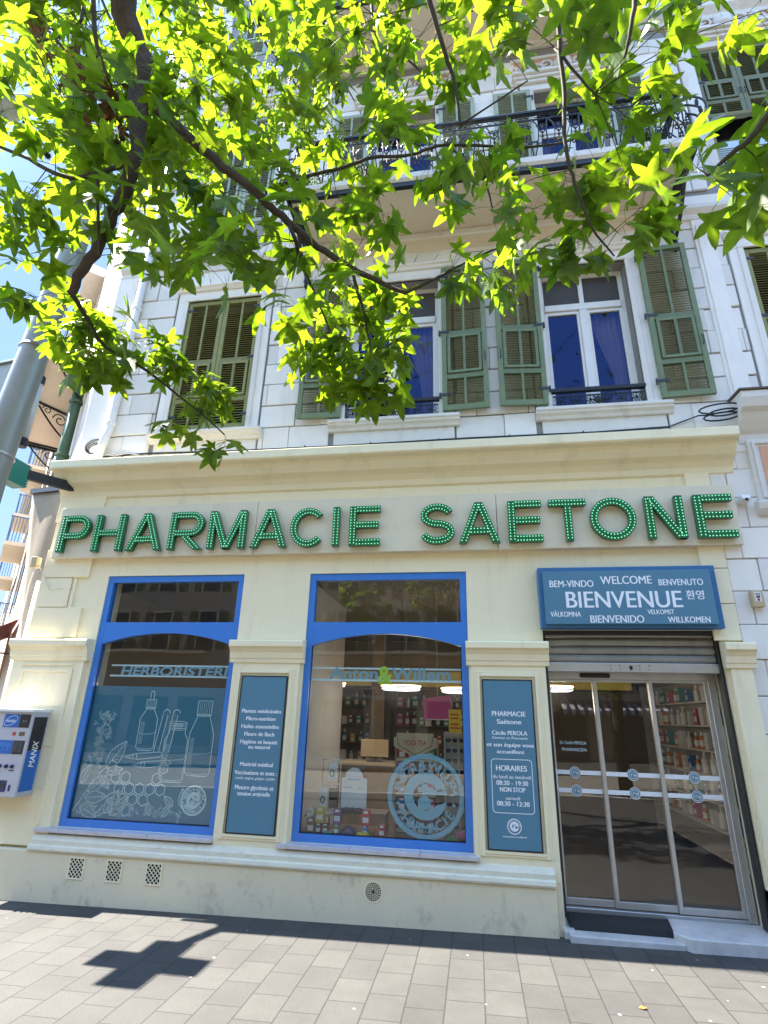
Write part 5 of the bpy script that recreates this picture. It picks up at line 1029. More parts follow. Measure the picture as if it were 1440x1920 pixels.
p = MB(); p.box(-4.22, -2.75, .0640, .0646, 2.245, 2.262); p.box(-4.22, -2.75, .0640, .0646, 2.128, 2.146); p.build('band', M['print'], ws)
p = MB(); write(p, 'HERBORISTERIE', -4.09, 2.197, .098, .0638, width=1.44, offset=.03, th=.001, align='l', shear=.12)
p.build('lettering', M['decal'], ws)
ws = thing('window_lettering', 'blue two-word lettering band with a lime ampersand across the middle window', 'lettering', (-.9, .064, 2.12))
p = MB(); p.box(-1.788, -.132, .0640, .0646, 2.243, 2.262); p.box(-1.788, -.132, .0640, .0646, 2.118, 2.142); p.build('band', M['print'], ws)
p = MB(); write(p, 'Anton', -1.575, 2.205, .125, .0638, width=.54, offset=.03, align='l'); write(p, 'Willem', -.25, 2.205, .125, .0638, width=.64, offset=.03, align='r'); p.build('lettering', M['decal'], ws)
p = MB(); write(p, '&', -.955, 2.19, .19, .0636, width=.17, offset=.04); p.build('ampersand', M['lime'], ws)
ws = thing('window_roundel', 'large blue ring roundel with letters round a thick e on the middle window', 'window decal', (-.52, .064, .65))
p = MB(); emblem(p, -.52, 1.038, .385, .0638, 0, 0); p.build('roundel', M['decal'], ws)

# ------------------------------------------------------------------ inside the pharmacy
def carton_mesh(m, h=.14, w_=.085, d=.06):
    p = MB(); p.box(-w_ / 2, w_ / 2, -d / 2, d / 2, 0, h, 0); p.box(-w_ * .36, w_ * .36, -d / 2 - .001, -d / 2, h * .2, h * .55, 1); p.add(arc(0, 0, .001, 0, 1, 1) and [(-w_ * .3, -d / 2 - .0015, h * .8), (w_ * .3, -d / 2 - .0015, h * .8), (w_ * .22, -d / 2 - .0015, h * .98), (-w_ * .22, -d / 2 - .0015, h * .98)], [(0, 1, 2, 3)], 1)
    p.box(-w_ / 2 + .004, w_ / 2 - .004, -d / 2 + .004, d / 2 - .004, h, h + .004, 0); return p.mesh('carton', [M[m], M['whitecard']])
def flask_mesh(m, h=.17, r=.03):
    p = MB(); p.lathe((0, 0, 0), [(r * .95, 0), (r, .005), (r, h * .62), (r * .55, h * .72), (r * .4, h * .76)], 12, 0); p.lathe((0, 0, 0), [(r * .45, h * .76), (r * .45, h), (r * .3, h)], 10, 1); p.lathe((0, 0, 0), [(r * 1.02, h * .15), (r * 1.02, h * .5)], 12, 1); return p.mesh('flask', [M[m], M['whitecard']], smooth=False)
CART = {m: carton_mesh(m) for m in ('red', 'yellow', 'purple', 'orange', 'bluecard', 'pinkcard', 'greencard', 'whitecard', 'brown', 'tealcard')}
FLSK = {m: flask_mesh(m) for m in ('whitecard', 'bluecard', 'brown', 'orange', 'pinkcard', 'tealcard')}
def put(kind, m, x, y, z, label, group, rz=0, sc=1.0):
    o = bpy.data.objects.new('product_carton' if kind == 'c' else 'product_flask', (CART if kind == 'c' else FLSK)[m]); COL.objects.link(o); o.location = (x, y, z); o.rotation_euler = (0, 0, rz); o.scale = (sc, sc, sc)
    return tag(o, label, 'carton' if kind == 'c' else 'bottle', group)
def shelving(name, label, x0, x1, y0, y1, z0, z1, n, m, back='y'):
    t = thing(name, label, 'shelves', ((x0 + x1) / 2, (y0 + y1) / 2, z0))
    p = MB()
    if back == 'y': p.box(x0, x1, y1 - .02, y1, z0, z1); p.box(x0, x0 + .03, y0, y1 - .02, z0, z1); p.box(x1 - .03, x1, y0, y1 - .02, z0, z1)
    else: p.box(x1 - .02, x1, y0, y1, z0, z1); p.box(x0, x1 - .02, y0, y0 + .03, z0, z1); p.box(x0, x1 - .02, y1 - .03, y1, z0, z1)
    p.build('carcass', M[m], t)
    for i in range(n):
        z = z0 + .08 + (z1 - z0 - .1) * i / n; p = MB(); p.box(x0 + .03, x1 - .03, y0 + .031, y1 - .031, z - .012, z + .008); p.build('shelf', M['whitedirty' if m == 'inwhite' else m], t)
    return [z0 + .08 + (z1 - z0 - .1) * i / n + .009 for i in range(n)]
rr = random.Random(21); cm = list(CART); fm = list(FLSK)
for x0, x1, lab in ((-2.95, -2.05, 'narrow dark shelf unit at the back of the shop beside the wooden post'), (-1.65, -.15, 'wide dark shelf unit on the back wall seen through the middle window')):
    zs = shelving('shelf_unit', lab, x0, x1, 5.8, 6.15, .12, 2.32, 6, 'darkwood')
    for z in zs[1:]:
        x = x0 + .1
        while x < x1 - .1:
            kd = 'c' if rr.random() < .6 else 'f'
            put(kd, rr.choice(cm if kd == 'c' else fm), x, 5.92, z, ('carton' if kd == 'c' else 'bottle') + ' of medicine lined up on the back wall shelves', ('cartons' if kd == 'c' else 'bottles') + ' on the back shelves', sc=rr.uniform(1.1, 1.6)); x += rr.uniform(.13, .2)
zs = shelving('shelf_unit', 'long pale shelf unit along the right wall seen through the door', 3.0, 3.36, .7, 5.2, .12, 2.4, 7, 'inwhite', 'x')
for z in zs[1:]:
    y = .9
    while y < 4.9:
        kd = 'c' if rr.random() < .5 else 'f'
        put(kd, rr.choice(['whitecard', 'whitecard', 'tealcard', 'orange', 'pinkcard', 'bluecard', 'greencard'] if kd == 'c' else ['whitecard', 'whitecard', 'orange', 'tealcard']), 3.14, y, z, ('carton' if kd == 'c' else 'bottle') + ' of toiletries on the right wall shelves', ('cartons' if kd == 'c' else 'bottles') + ' on the right wall shelves', rz=-pi / 2, sc=rr.uniform(1.2, 1.7)); y += rr.uniform(.2, .34)
t = thing('lit_fascia', 'glowing yellow fascia strip above the back wall shelves', 'fascia', (-1, 5.7, 2.36)); p = MB(); p.box(-3, 3.0, 5.7, 5.76, 2.36, 2.66); p.build('panel', M['glow'], t); p = MB(); p.box(-3, 3, 5.68, 5.77, 2.33, 2.36); p.box(-3, 3, 5.68, 5.77, 2.66, 2.69); p.build('edge', M['darkwood'], t)
pp_ = MB(); pp_.box(-1.98, -1.72, 4.9, 5.1, .12, 3.3); tag(pp_.build('wooden_post', M['wood'], bevel=.01), 'square wooden post in front of the back shelves', 'post')
ct = thing('sales_counter', 'pale wood sales counter standing in the middle of the shop', 'counter', (-1.45, 3.4, .12)); p = MB(); p.box(-2.1, -.7, 3.15, 3.7, .12, 1.05); p.build('cabinet', M['wood'], ct, bevel=.01); p = MB(); p.box(-2.16, -.64, 3.08, 3.76, 1.05, 1.09); p.build('counter_top', M['beigebox'], ct, bevel=.008)
t = thing('till_screen', 'beige till screen on the sales counter', 'screen', (-1.6, 3.4, 1.09)); p = MB(); p.box(-1.85, -1.4, 3.38, 3.42, 1.16, 1.42); p.build('screen', M['beigebox'], t, bevel=.01); p = MB(); p.box(-1.66, -1.59, 3.42, 3.46, 1.1, 1.3); p.box(-1.75, -1.5, 3.34, 3.5, 1.09, 1.105); p.build('stand', M['darkmetal'], t)
def pendant(x, y, z, R, label):
    t = thing('pendant_lamp', label, 'lamp', (x, y, z)); p = MB(); p.tube([(x + R * cos(2 * pi * q / 32), y + R * sin(2 * pi * q / 32), z + .035) for q in range(32)], .008, 6, closed=True); p.build('light_ring', M['lamp'], t, smooth=True)
    p = MB(); p.lathe((x, y, z - .02), [(R * .9, 0), (R, .012), (R, .03), (R * .2, .05)], 32); p.build('shade', M['lampwhite'], t)
    p = MB(); p.bar((x, y, z + .03), (x, y, 3.33), .008, .008, up=(1, 0, 0)); p.build('cord', M['cable'], t)
    l = bpy.data.lights.new('pendant_light', 'POINT'); l.energy = 1.9; l.color = (1, .86, .70); l.shadow_soft_size = .15; lo_ = bpy.data.objects.new('pendant_light', l); COL.objects.link(lo_); lo_.parent = t; lo_.location = (0, 0, -.12)
pendant(-2.25, 3.0, 2.22, .18, 'small ring lamp at the left above the sales counter'); pendant(-.98, 1.6, 2.12, .26, 'middle disc lamp hanging behind the lettering of the middle window'); pendant(-.18, 1.6, 2.10, .26, 'disc lamp hanging behind the right edge of the middle window'); pendant(1.0, 1.5, 2.14, .22, 'ring lamp hanging behind the left door leaf')
t = thing('promotion_card', 'pink promotion card hanging inside the middle window', 'card', (-.46, 1.0, 1.87)); p = MB(); p.obox((-.46, 1.05, 1.88), (.17, 0, .02), (0, .004, 0), (-.012, 0, .13)); p.build('card', M['pinkcard'], t); p = MB(); p.bar((-.46, 1.05, 2.01), (-.46, 1.05, 3.3), .004, .004, up=(1, 0, 0)); p.build('string', M['whitecable'], t); p = MB(); p.box(-.6, -.32, 1.04, 1.06, 1.745, 1.755); p.build('edge', M['whitecard'], t)
t = thing('price_card', 'yellow price card on top of the sunglasses rack', 'card', (-.22, .5, 1.62)); p = MB(); p.box(-.30, -.16, .49, .494, 1.62, 1.86); p.build('card', M['yellow'], t); p = MB()
for z in (1.80, 1.76, 1.70, 1.66): p.box(-.28, -.19 + .02 * (z < 1.7), .488, .49, z, z + .016)
p.build('print', M['red'], t)
sr = thing('sunglasses_rack', 'tall white rack of dark sunglasses at the right of the middle window', 'rack', (-.2, .55, .6)); p = MB()
p.box(-.36, -.05, .60, .64, .6, 1.62)
for x in (-.36, -.205, -.06): p.box(x, x + .012, .55, .60, .6, 1.62)
p.build('stand', M['inwhite'], sr)
sg0 = MB()
for q in (-.033, .033): sg0.sphere((q, 0, 0), .028, 6, sc=(1, .25, .8))
sg0.bar((-.02, 0, .01), (.02, 0, .01), .006, .006); sg0.bar((-.06, 0, .012), (-.06, .05, .005), .005, .006); sg0.bar((.06, 0, .012), (.06, .05, .005), .005, .006); sgm = sg0.mesh('sunglasses', M['black'])
for i in range(2):
    for j in range(9):
        o = bpy.data.objects.new('sunglasses', sgm); COL.objects.link(o); o.location = (-.275 + .145 * i, .55, .70 + j * .105); tag(o, 'dark sunglasses displayed on the white rack in the middle window', 'sunglasses', 'sunglasses on the white rack')
ts = thing('tea_stand', 'cardboard tea stand with a curved cream header in the middle window', 'display stand', (-.68, .75, .6)); p = MB()
for x in (-.92, -.46): p.box(x, x + .02, .68, .90, .6, 1.5)
p.box(-.90, -.46, .88, .90, .6, 1.5); p.build('frame', M['wood'], ts); zs = [.62 + .175 * i for i in range(5)]
for z in zs: p = MB(); p.box(-.899, -.461, .66, .879, z - .012, z); p.box(-.899, -.461, .65, .66, z - .012, z + .02); p.build('shelf', M['beigebox'], ts)
hd = [(-.93, 1.46), (-.82, 1.40), (-.76, 1.385), (-.69, 1.345), (-.62, 1.385), (-.56, 1.40), (-.44, 1.46), (-.44, 1.55), (-.48, 1.56), (-.48, 1.60), (-.90, 1.60), (-.90, 1.56), (-.93, 1.55)]
p = MB(); p.prism(hd, .640, .648); h_ = p.build('header', M['beigebox'], ts); p = MB(); p.ribbon([(-.89, 1.57), (-.88, 1.47), (-.78, 1.42), (-.69, 1.375), (-.60, 1.42), (-.50, 1.47), (-.49, 1.57)], .008, .6385); p.build('border', M['darkwood'], h_); p = MB(); write(p, 'YOGI TEA', -.69, 1.50, .055, .6385, width=.26, offset=.015); p.build('lettering', M['red'], h_)
for i, z in enumerate(zs):
    for j in range(4): put('c', rr.choice(['red', 'orange', 'purple', 'tealcard', 'pinkcard', 'bluecard', 'red', 'brown']), -.84 + j * .107, .72, z + .001, 'coloured tea carton on the cardboard tea stand', 'tea cartons on the stand', sc=1.0)
rk = thing('bracelet_rack', 'small wire rack of boxed bracelets left of the white arched card', 'rack', (-1.6, .5, .85)); p = MB()
for x in (-1.70, -1.5): p.bar((x, .5, .8), (x, .5, 1.32), .012, .012, up=(1, 0, 0))
for z in (.82, 1.06, 1.30): p.bar((-1.7, .5, z), (-1.5, .5, z), .012, .012)
p.box(-1.73, -1.46, .42, .6, .79, .805); p.bar((-1.6, .5, .6), (-1.6, .5, .8), .02, .02, up=(1, 0, 0)); p.box(-1.68, -1.52, .45, .57, .601, .612); p.build('frame', M['alu'], rk)
for x, z, m_, lb in ((-1.58, 1.09, 'whitecard', 'white bracelet box with a green ring, upper row of the wire rack'), (-1.67, .83, 'whitecard', 'white bracelet box with a dark ring, lower row of the wire rack'), (-1.56, .83, 'black', 'black bracelet box in the lower row of the wire rack')):
    t = thing('bracelet_box', lb, 'box', (x, .47, z)); p = MB(); p.box(x - .045, x + .045, .445, .485, z, z + .19); p.build('box', M[m_], t, bevel=.003); p = MB(); p.tube([(x + .022 * cos(q * pi / 6), .443, z + .08 + .032 * sin(q * pi / 6)) for q in range(12)], .006, 5, closed=True); p.build('ring', M['greencard' if z > 1 else 'darkmetal'], t); p = MB(); p.tube([(x - .02, .465, z + .19), (x - .02, .465, z + .235), (x + .02, .465, z + .235), (x + .02, .465, z + .19)], .004, 5); p.build('hanger', M['whitecard'], t)
ac = thing('arched_card', 'white arched display card with pale blue print in the middle window', 'display card', (-1.33, .46, .82)); pts = [(-1.47, .80), (-1.19, .80), (-1.19, 1.13), (-1.235, 1.135)] + arc(-1.335, 1.135, .10, 0, 180, 12) + [(-1.435, 1.135), (-1.47, 1.13)]
p = MB(); p.prism(pts, .45, .456); p.build('card', M['whitecard'], ac); p = MB(); p.box(-1.40, -1.27, .4485, .4498, 1.11, 1.125); p.box(-1.45, -1.36, .4485, .4498, 1.035, 1.043)
for x in (-1.27, -1.235): p.ribbon([(x + .008 * cos(q), 1.03 + .013 * sin(q)) for q in range(6)], .003, .449, closed=True)
p.build('print', M['skyblue'], ac); p = MB(); p.box(-1.47, -1.19, .440, .4495, .80, .84); p.build('blue_foot', M['bannerblue'], ac); p = MB(); p.bar((-1.27, .445, 1.20), (-1.22, .445, 1.24), .012, .004); p.bar((-1.23, .445, 1.18), (-1.24, .445, 1.24), .012, .004); p.build('bow', M['bannerblue'], ac)
bn = thing('display_bench', 'low pale wooden bench behind the cartons in the middle window', 'bench', (-1.3, .62, .6)); p = MB(); p.box(-1.75, -.98, .48, .78, .775, .798); p.build('top', M['wood'], bn, bevel=.004)
for x in (-1.74, -1.03): p = MB(); p.box(x, x + .04, .5, .76, .6, .775); p.build('leg', M['wood'], bn, bevel=.004)
cp_ = thing('fabric_bow', 'dark fabric bow lying at the foot of the white arched card', 'bow', (-1.33, .40, .8)); p = MB()
for sg_ in (-1, 1): p.sphere((-1.33 + sg_ * .06, .41, .825), .06, 7, sc=(1, .5, .45))
p.sphere((-1.33, .405, .83), .025, 6); p.box(-1.45, -1.2, .38, .44, .799, .808); p.build('bow', M['black'], cp_, smooth=True)
for m_, x, z, lb, k_ in (('brown', -1.76, .601, 'brown carton under the toy dog, left end of the window deck', 1), ('yellow', -1.665, .705, 'yellow carton beside the toy dog in the middle window', 1), ('purple', -1.675, .601, 'purple carton beneath the yellow one in the middle window', .7), ('brown', -1.60, .601, 'small brown carton right of the purple one on the deck', .7), ('purple', -1.475, .70, 'dark purple carton on the green one in the middle window', 1), ('greencard', -1.48, .601, 'green carton at the bottom, left of the black cap', .7), ('red', -1.17, .70, 'red carton standing on the blue one in the middle window', 1), ('bluecard', -1.18, .601, 'blue carton on the window deck under the red one', .7), ('red', -1.0, .601, 'red carton lying alone right of the blue one', .8)):
    o = put('c', m_, x, .36, z, lb, 'tea cartons on the window deck', sc=k_)
for x, z in ((-1.665, .675), (-1.475, .675), (-1.17, .675)): pass
dg = thing('plush_dog', 'cream plush toy dog sitting at the left of the window display', 'toy', (-1.74, .42, .72)); p = MB(); p.sphere((-1.70, .44, .79), .075, 10, sc=(1.3, .9, .85)); p.sphere((-1.775, .38, .785), .055, 10, sc=(1, 1, .95)); p.sphere((-1.80, .335, .765), .032, 8, sc=(1, 1.1, .8)); p.sphere((-1.60, .42, .775), .035, 7, sc=(1.5, .8, .7)); p.sphere((-1.73, .36, .83), .03, 7, sc=(.6, .5, 1.3)); p.sphere((-1.65, .40, .74), .03, 7, sc=(1.4, 1, .8)); p.sphere((-1.72, .39, .735), .03, 7, sc=(1.2, 1, .8)); p.build('body', M['plush'], dg, smooth=True)
p = MB(); p.sphere((-1.805, .303, .775), .012, 6); p.sphere((-1.80, .333, .80), .007, 5); p.sphere((-1.765, .325, .805), .007, 5); p.build('nose_and_eyes', M['black'], dg)
cpx = thing('baseball_cap', 'dark cap lying at the bottom of the middle window display', 'cap', (-1.4, .37, .6)); p = MB(); p.sphere((-1.36, .40, .62), .085, 10, sc=(1, .9, .75)); p.add([(-1.43, .34, .63), (-1.36, .32, .64), (-1.38, .30, .615), (-1.50, .30, .605), (-1.53, .34, .607)], [(0, 1, 2, 3, 4)]); p.build('cap', M['navy'], cpx, smooth=True)
for nm, m_, x, y_, z, r, lb in (('ball', 'orange', -1.03, .40, .66, .045, 'orange ball on the window deck'), ('pouch', 'yellow', -1.2, .34, .62, .05, 'crumpled yellow pouch at the front of the window deck'), ('pouch', 'tealcard', -1.57, .33, .62, .035, 'little teal pouch at the front left of the deck'), ('pouch', 'pinkcard', -.16, .40, .66, .06, 'pink pouch under the sunglasses rack'), ('pouch', 'greencard', -.28, .36, .63, .045, 'green pouch at the right end of the window deck')):
    p = MB(); p.sphere((x, y_, z - .01), r, 8, sc=(1.5 if nm == 'pouch' else 1, 1, .8)); o = p.build(nm, M[m_], smooth=True)
    dpl = o.modifiers.new('crumple', 'DISPLACE') if nm == 'pouch' else None
    if dpl: tx = bpy.data.textures.new('crumple', 'CLOUDS'); tx.noise_scale = .04; dpl.texture = tx; dpl.strength = .03
    tag(o, lb, nm)
# ------------------------------------------------------------------ balcony flower pots
for x, lb, R in ((-2.15, 'pale flowering plant in a clay pot at the left end of the balcony', .30), (-1.5, 'pot plant with pale leaves near the left balcony door', .24), (2.45, 'dark leafy pot plant at the right end of the balcony', .2)):
    t = thing('potted_plant', lb, 'plant', (x, -.55, 8.5)); p = MB(); p.lathe((x, -.55, 8.5), [(.10, 0), (.14, .22), (.15, .22), (.15, .26), (.12, .26)], 14); p.build('pot', M['terracotta'], t)
    p = MB(); rr = random.Random(int(x * 10))
    for q in range(420):
        d = Vector((rr.gauss(0, 1), rr.gauss(0, 1), rr.gauss(0, 1))).normalized() * R * rr.uniform(.4, 1); c = Vector((x, -.55, 8.5 + .25 + R * .8)) + d; u = Vector((rr.gauss(0, 1), rr.gauss(0, 1), rr.gauss(0, 1))).normalized(); v = u.cross(d).normalized() if u.cross(d).length > .01 else Vector((1, 0, 0)); s_ = rr.uniform(.03, .055)
        p.add([c, c + u * s_ * .5 + v * s_ * .35, c + u * s_ * 1.2, c + u * s_ * .5 - v * s_ * .35], [(0, 1, 2, 3)])
    p.build('foliage', M['plantleaf'], t); p = MB()
    if x < 0:
        for q in range(70): d = Vector((rr.gauss(0, 1), rr.gauss(0, 1), rr.gauss(0, 1))).normalized() * R * rr.uniform(.8, 1.05); p.sphere(Vector((x, -.55, 8.75 + R * .8)) + d, .018, 4)
        p.build('blossom', M['plush'], t)
# ------------------------------------------------------------------ small litter
lf = MB(); lf.add([(1.0, -1.27, .012), (1.02, -1.255, .016), (1.045, -1.265, .013), (1.05, -1.28, .018), (1.025, -1.29, .012)], [(0, 1, 2, 3, 4)]); o = lf.build('fallen_petal', M['orange']); sm = o.modifiers.new('thick', 'SOLIDIFY'); sm.thickness = .002; tag(o, 'small orange scrap lying on the sunlit paving', 'scrap')

# ------------------------------------------------------------------ street trees
def leaf_shape():
    lobes = [(0, 1.0), (58, .93), (-58, .93), (118, .66), (-118, .66)]; pts = []
    lobes = sorted(lobes, key=lambda l: l[0])
    for i, (a, L) in enumerate(lobes):
        t = rad(a)
        for da, r in ((-23, .52), (-9, .78), (0, 1.0), (9, .78), (23, .52)): q = t + rad(da) * (1 if L > .7 else .9); pts.append((sin(q) * L * r, cos(q) * L * r))
        if i < 4: q = rad((a + lobes[i + 1][0]) / 2); r = .40 if abs(a + lobes[i + 1][0]) < 120 else .30; pts.append((sin(q) * r, cos(q) * r))
    return pts
LEAF = leaf_shape()
def add_leaf(mb, base, tip, nrm, size, fold=.22, curl=.25):
    y_ = tip.normalized(); x_ = y_.cross(nrm); x_ = x_.normalized() if x_.length > .01 else Vector((1, 0, 0)); z_ = x_.cross(y_)
    c = base + y_ * size * .28; vs = [c]
    for px, py in LEAF: r2 = px * px + py * py; vs.append(c + (x_ * px + y_ * py + z_ * (-fold * abs(px) - curl * r2 * .6)) * size)
    n = len(LEAF); mb.add(vs, [(0, i + 1, i + 2) for i in range(n - 1)] + [(0, n, 1)])
def rnd3(rr): return Vector((rr.gauss(0, 1), rr.gauss(0, 1), rr.gauss(0, 1)))
def burr_mesh(r=.019):
    p = MB(); p.sphere((0, 0, 0), r * .62, 6); rr = random.Random(1)
    for i in range(34):
        d = rnd3(rr).normalized(); a = d.cross(Vector((.3, .5, .8))).normalized() * r * .09; b = d.cross(a).normalized() * r * .09; e = d * r * .55
        p.add([e + a, e - a * .5 + b, e - a * .5 - b, d * r * rr.uniform(1.0, 1.35)], [(0, 1, 3), (1, 2, 3), (2, 0, 3)])
    return p.mesh('seed_ball', M['seed'])
BURR = burr_mesh()
LIMBS = [[[-1.68,-4.75,5.48,0.085],[-1.77,-4.5,5.4,0.07],[-1.72,-4.35,5.16,0.058],[-1.69,-4.28,4.87,0.052],[-1.69,-4.22,4.62,0.04],[-1.71,-4.18,4.4,0.037],[-1.79,-4.14,4.19,0.034],[-1.89,-4.1,3.92,0.027],[-2.0,-4.05,3.76,0.02]],[[-1.69,-4.28,4.87,0.03],[-1.56,-4.22,4.78,0.028],[-1.4,-4.15,4.64,0.026],[-1.23,-4.05,4.52,0.024],[-1.06,-3.98,4.38,0.022],[-0.92,-3.92,4.25,0.02],[-0.73,-3.82,4.12,0.018],[-0.53,-3.74,4.01,0.015],[-0.31,-3.65,3.94,0.011]],[[-0.31,-3.65,3.94,0.009],[-0.16,-3.62,4.04,0.008],[0.04,-3.58,4.19,0.007],[0.39,-3.5,4.42,0.004]],[[-1.04,-3.97,4.42,0.012],[-0.88,-3.92,4.57,0.011],[-0.65,-3.88,4.66,0.01],[-0.48,-3.85,4.75,0.01],[-0.27,-3.8,4.8,0.009],[-0.06,-3.75,4.91,0.009],[0.37,-3.7,4.88,0.008],[0.62,-3.66,4.93,0.006],[0.83,-3.6,5.09,0.004]],[[-0.13,-4.5,5.53,0.02],[-0.13,-4.3,5.32,0.016],[-0.06,-4.15,5.09,0.013],[-0.01,-4.05,4.99,0.011],[0.02,-3.95,4.75,0.006]],[[0.45,-4.6,5.07,0.018],[0.47,-4.4,4.89,0.013],[0.48,-4.3,4.64,0.011],[0.49,-4.24,4.44,0.01],[0.48,-4.18,4.24,0.009],[0.51,-4.12,4.08,0.008],[0.55,-4.06,3.98,0.007],[0.6,-4.0,3.88,0.006],[0.69,-3.95,3.76,0.004]],[[-0.92,-3.92,4.25,0.012],[-0.87,-3.9,4.13,0.011],[-0.89,-3.75,4.14,0.01],[-0.88,-3.5,4.14,0.008],[-0.81,-3.35,3.98,0.005]],[[-0.59,-3.76,4.03,0.01],[-0.55,-3.76,3.88,0.009],[-0.56,-3.55,3.92,0.007],[-0.56,-3.4,3.88,0.006],[-0.53,-3.3,3.68,0.004]],[[-1.72,-4.2,4.47,0.014],[-1.85,-4.25,4.35,0.012],[-1.98,-4.3,4.29,0.011],[-2.22,-4.35,4.42,0.009],[-2.41,-4.4,4.49,0.007]],[[1.02,-4.75,3.59,0.014],[0.95,-4.7,3.53,0.011],[0.9,-4.65,3.49,0.009],[0.85,-4.6,3.48,0.007],[0.81,-4.55,3.47,0.004]],[[-2.45,-2.9,10.35,0.02],[-2.08,-2.7,8.65,0.014],[-1.82,-2.6,8.14,0.012],[-1.46,-2.5,7.56,0.01],[-1.14,-2.4,7.31,0.005]],[[-2.32,-2.8,10.55,0.02],[-1.87,-2.5,8.88,0.014],[-1.44,-2.4,8.39,0.012],[-1.2,-2.35,8.07,0.01],[-1.05,-2.3,7.78,0.006]],[[-4.55,-3.0,10.87,0.022],[-3.87,-2.8,9.15,0.015],[-3.46,-2.6,8.46,0.012],[-3.02,-2.5,7.82,0.009],[-2.61,-2.45,7.0,0.005]],[[-0.62,-3.8,7.45,0.016],[-0.56,-3.6,6.38,0.011],[-0.4,-3.55,6.22,0.009],[-0.22,-3.5,6.0,0.005]],[[-1.84,-4.25,4.35,0.01],[-1.8,-4.22,4.1,0.008],[-1.75,-4.2,3.84,0.005]],[[-1.99,-4.05,3.77,0.015],[-2.05,-3.85,3.78,0.012],[-2.07,-3.65,3.75,0.01],[-1.95,-3.45,3.73,0.009],[-1.73,-3.35,3.57,0.007],[-1.55,-3.28,3.43,0.005],[-1.46,-3.25,3.35,0.004]],[[-2.12,-4.5,6.26,0.02],[-2.07,-4.4,5.7,0.014],[-2.01,-4.35,5.33,0.012],[-1.89,-4.3,5.01,0.008]],[[-2.18,-4.35,5.78,0.012],[-2.18,-4.33,5.56,0.01],[-2.3,-4.3,5.52,0.008],[-2.51,-4.3,5.5,0.005]],[[0.59,-4.95,4.15,0.016],[0.58,-4.85,3.97,0.01],[0.56,-4.8,3.85,0.007],[0.55,-4.75,3.81,0.004]],[[0.46,-4.3,4.69,0.008],[0.56,-4.28,4.47,0.006],[0.61,-4.26,4.4,0.004]],[[0.02,-3.95,4.77,0.006],[0.38,-4.0,4.97,0.004]],[[-0.06,-3.75,4.91,0.007],[0.13,-3.72,4.66,0.006],[0.18,-3.7,4.43,0.004]]]
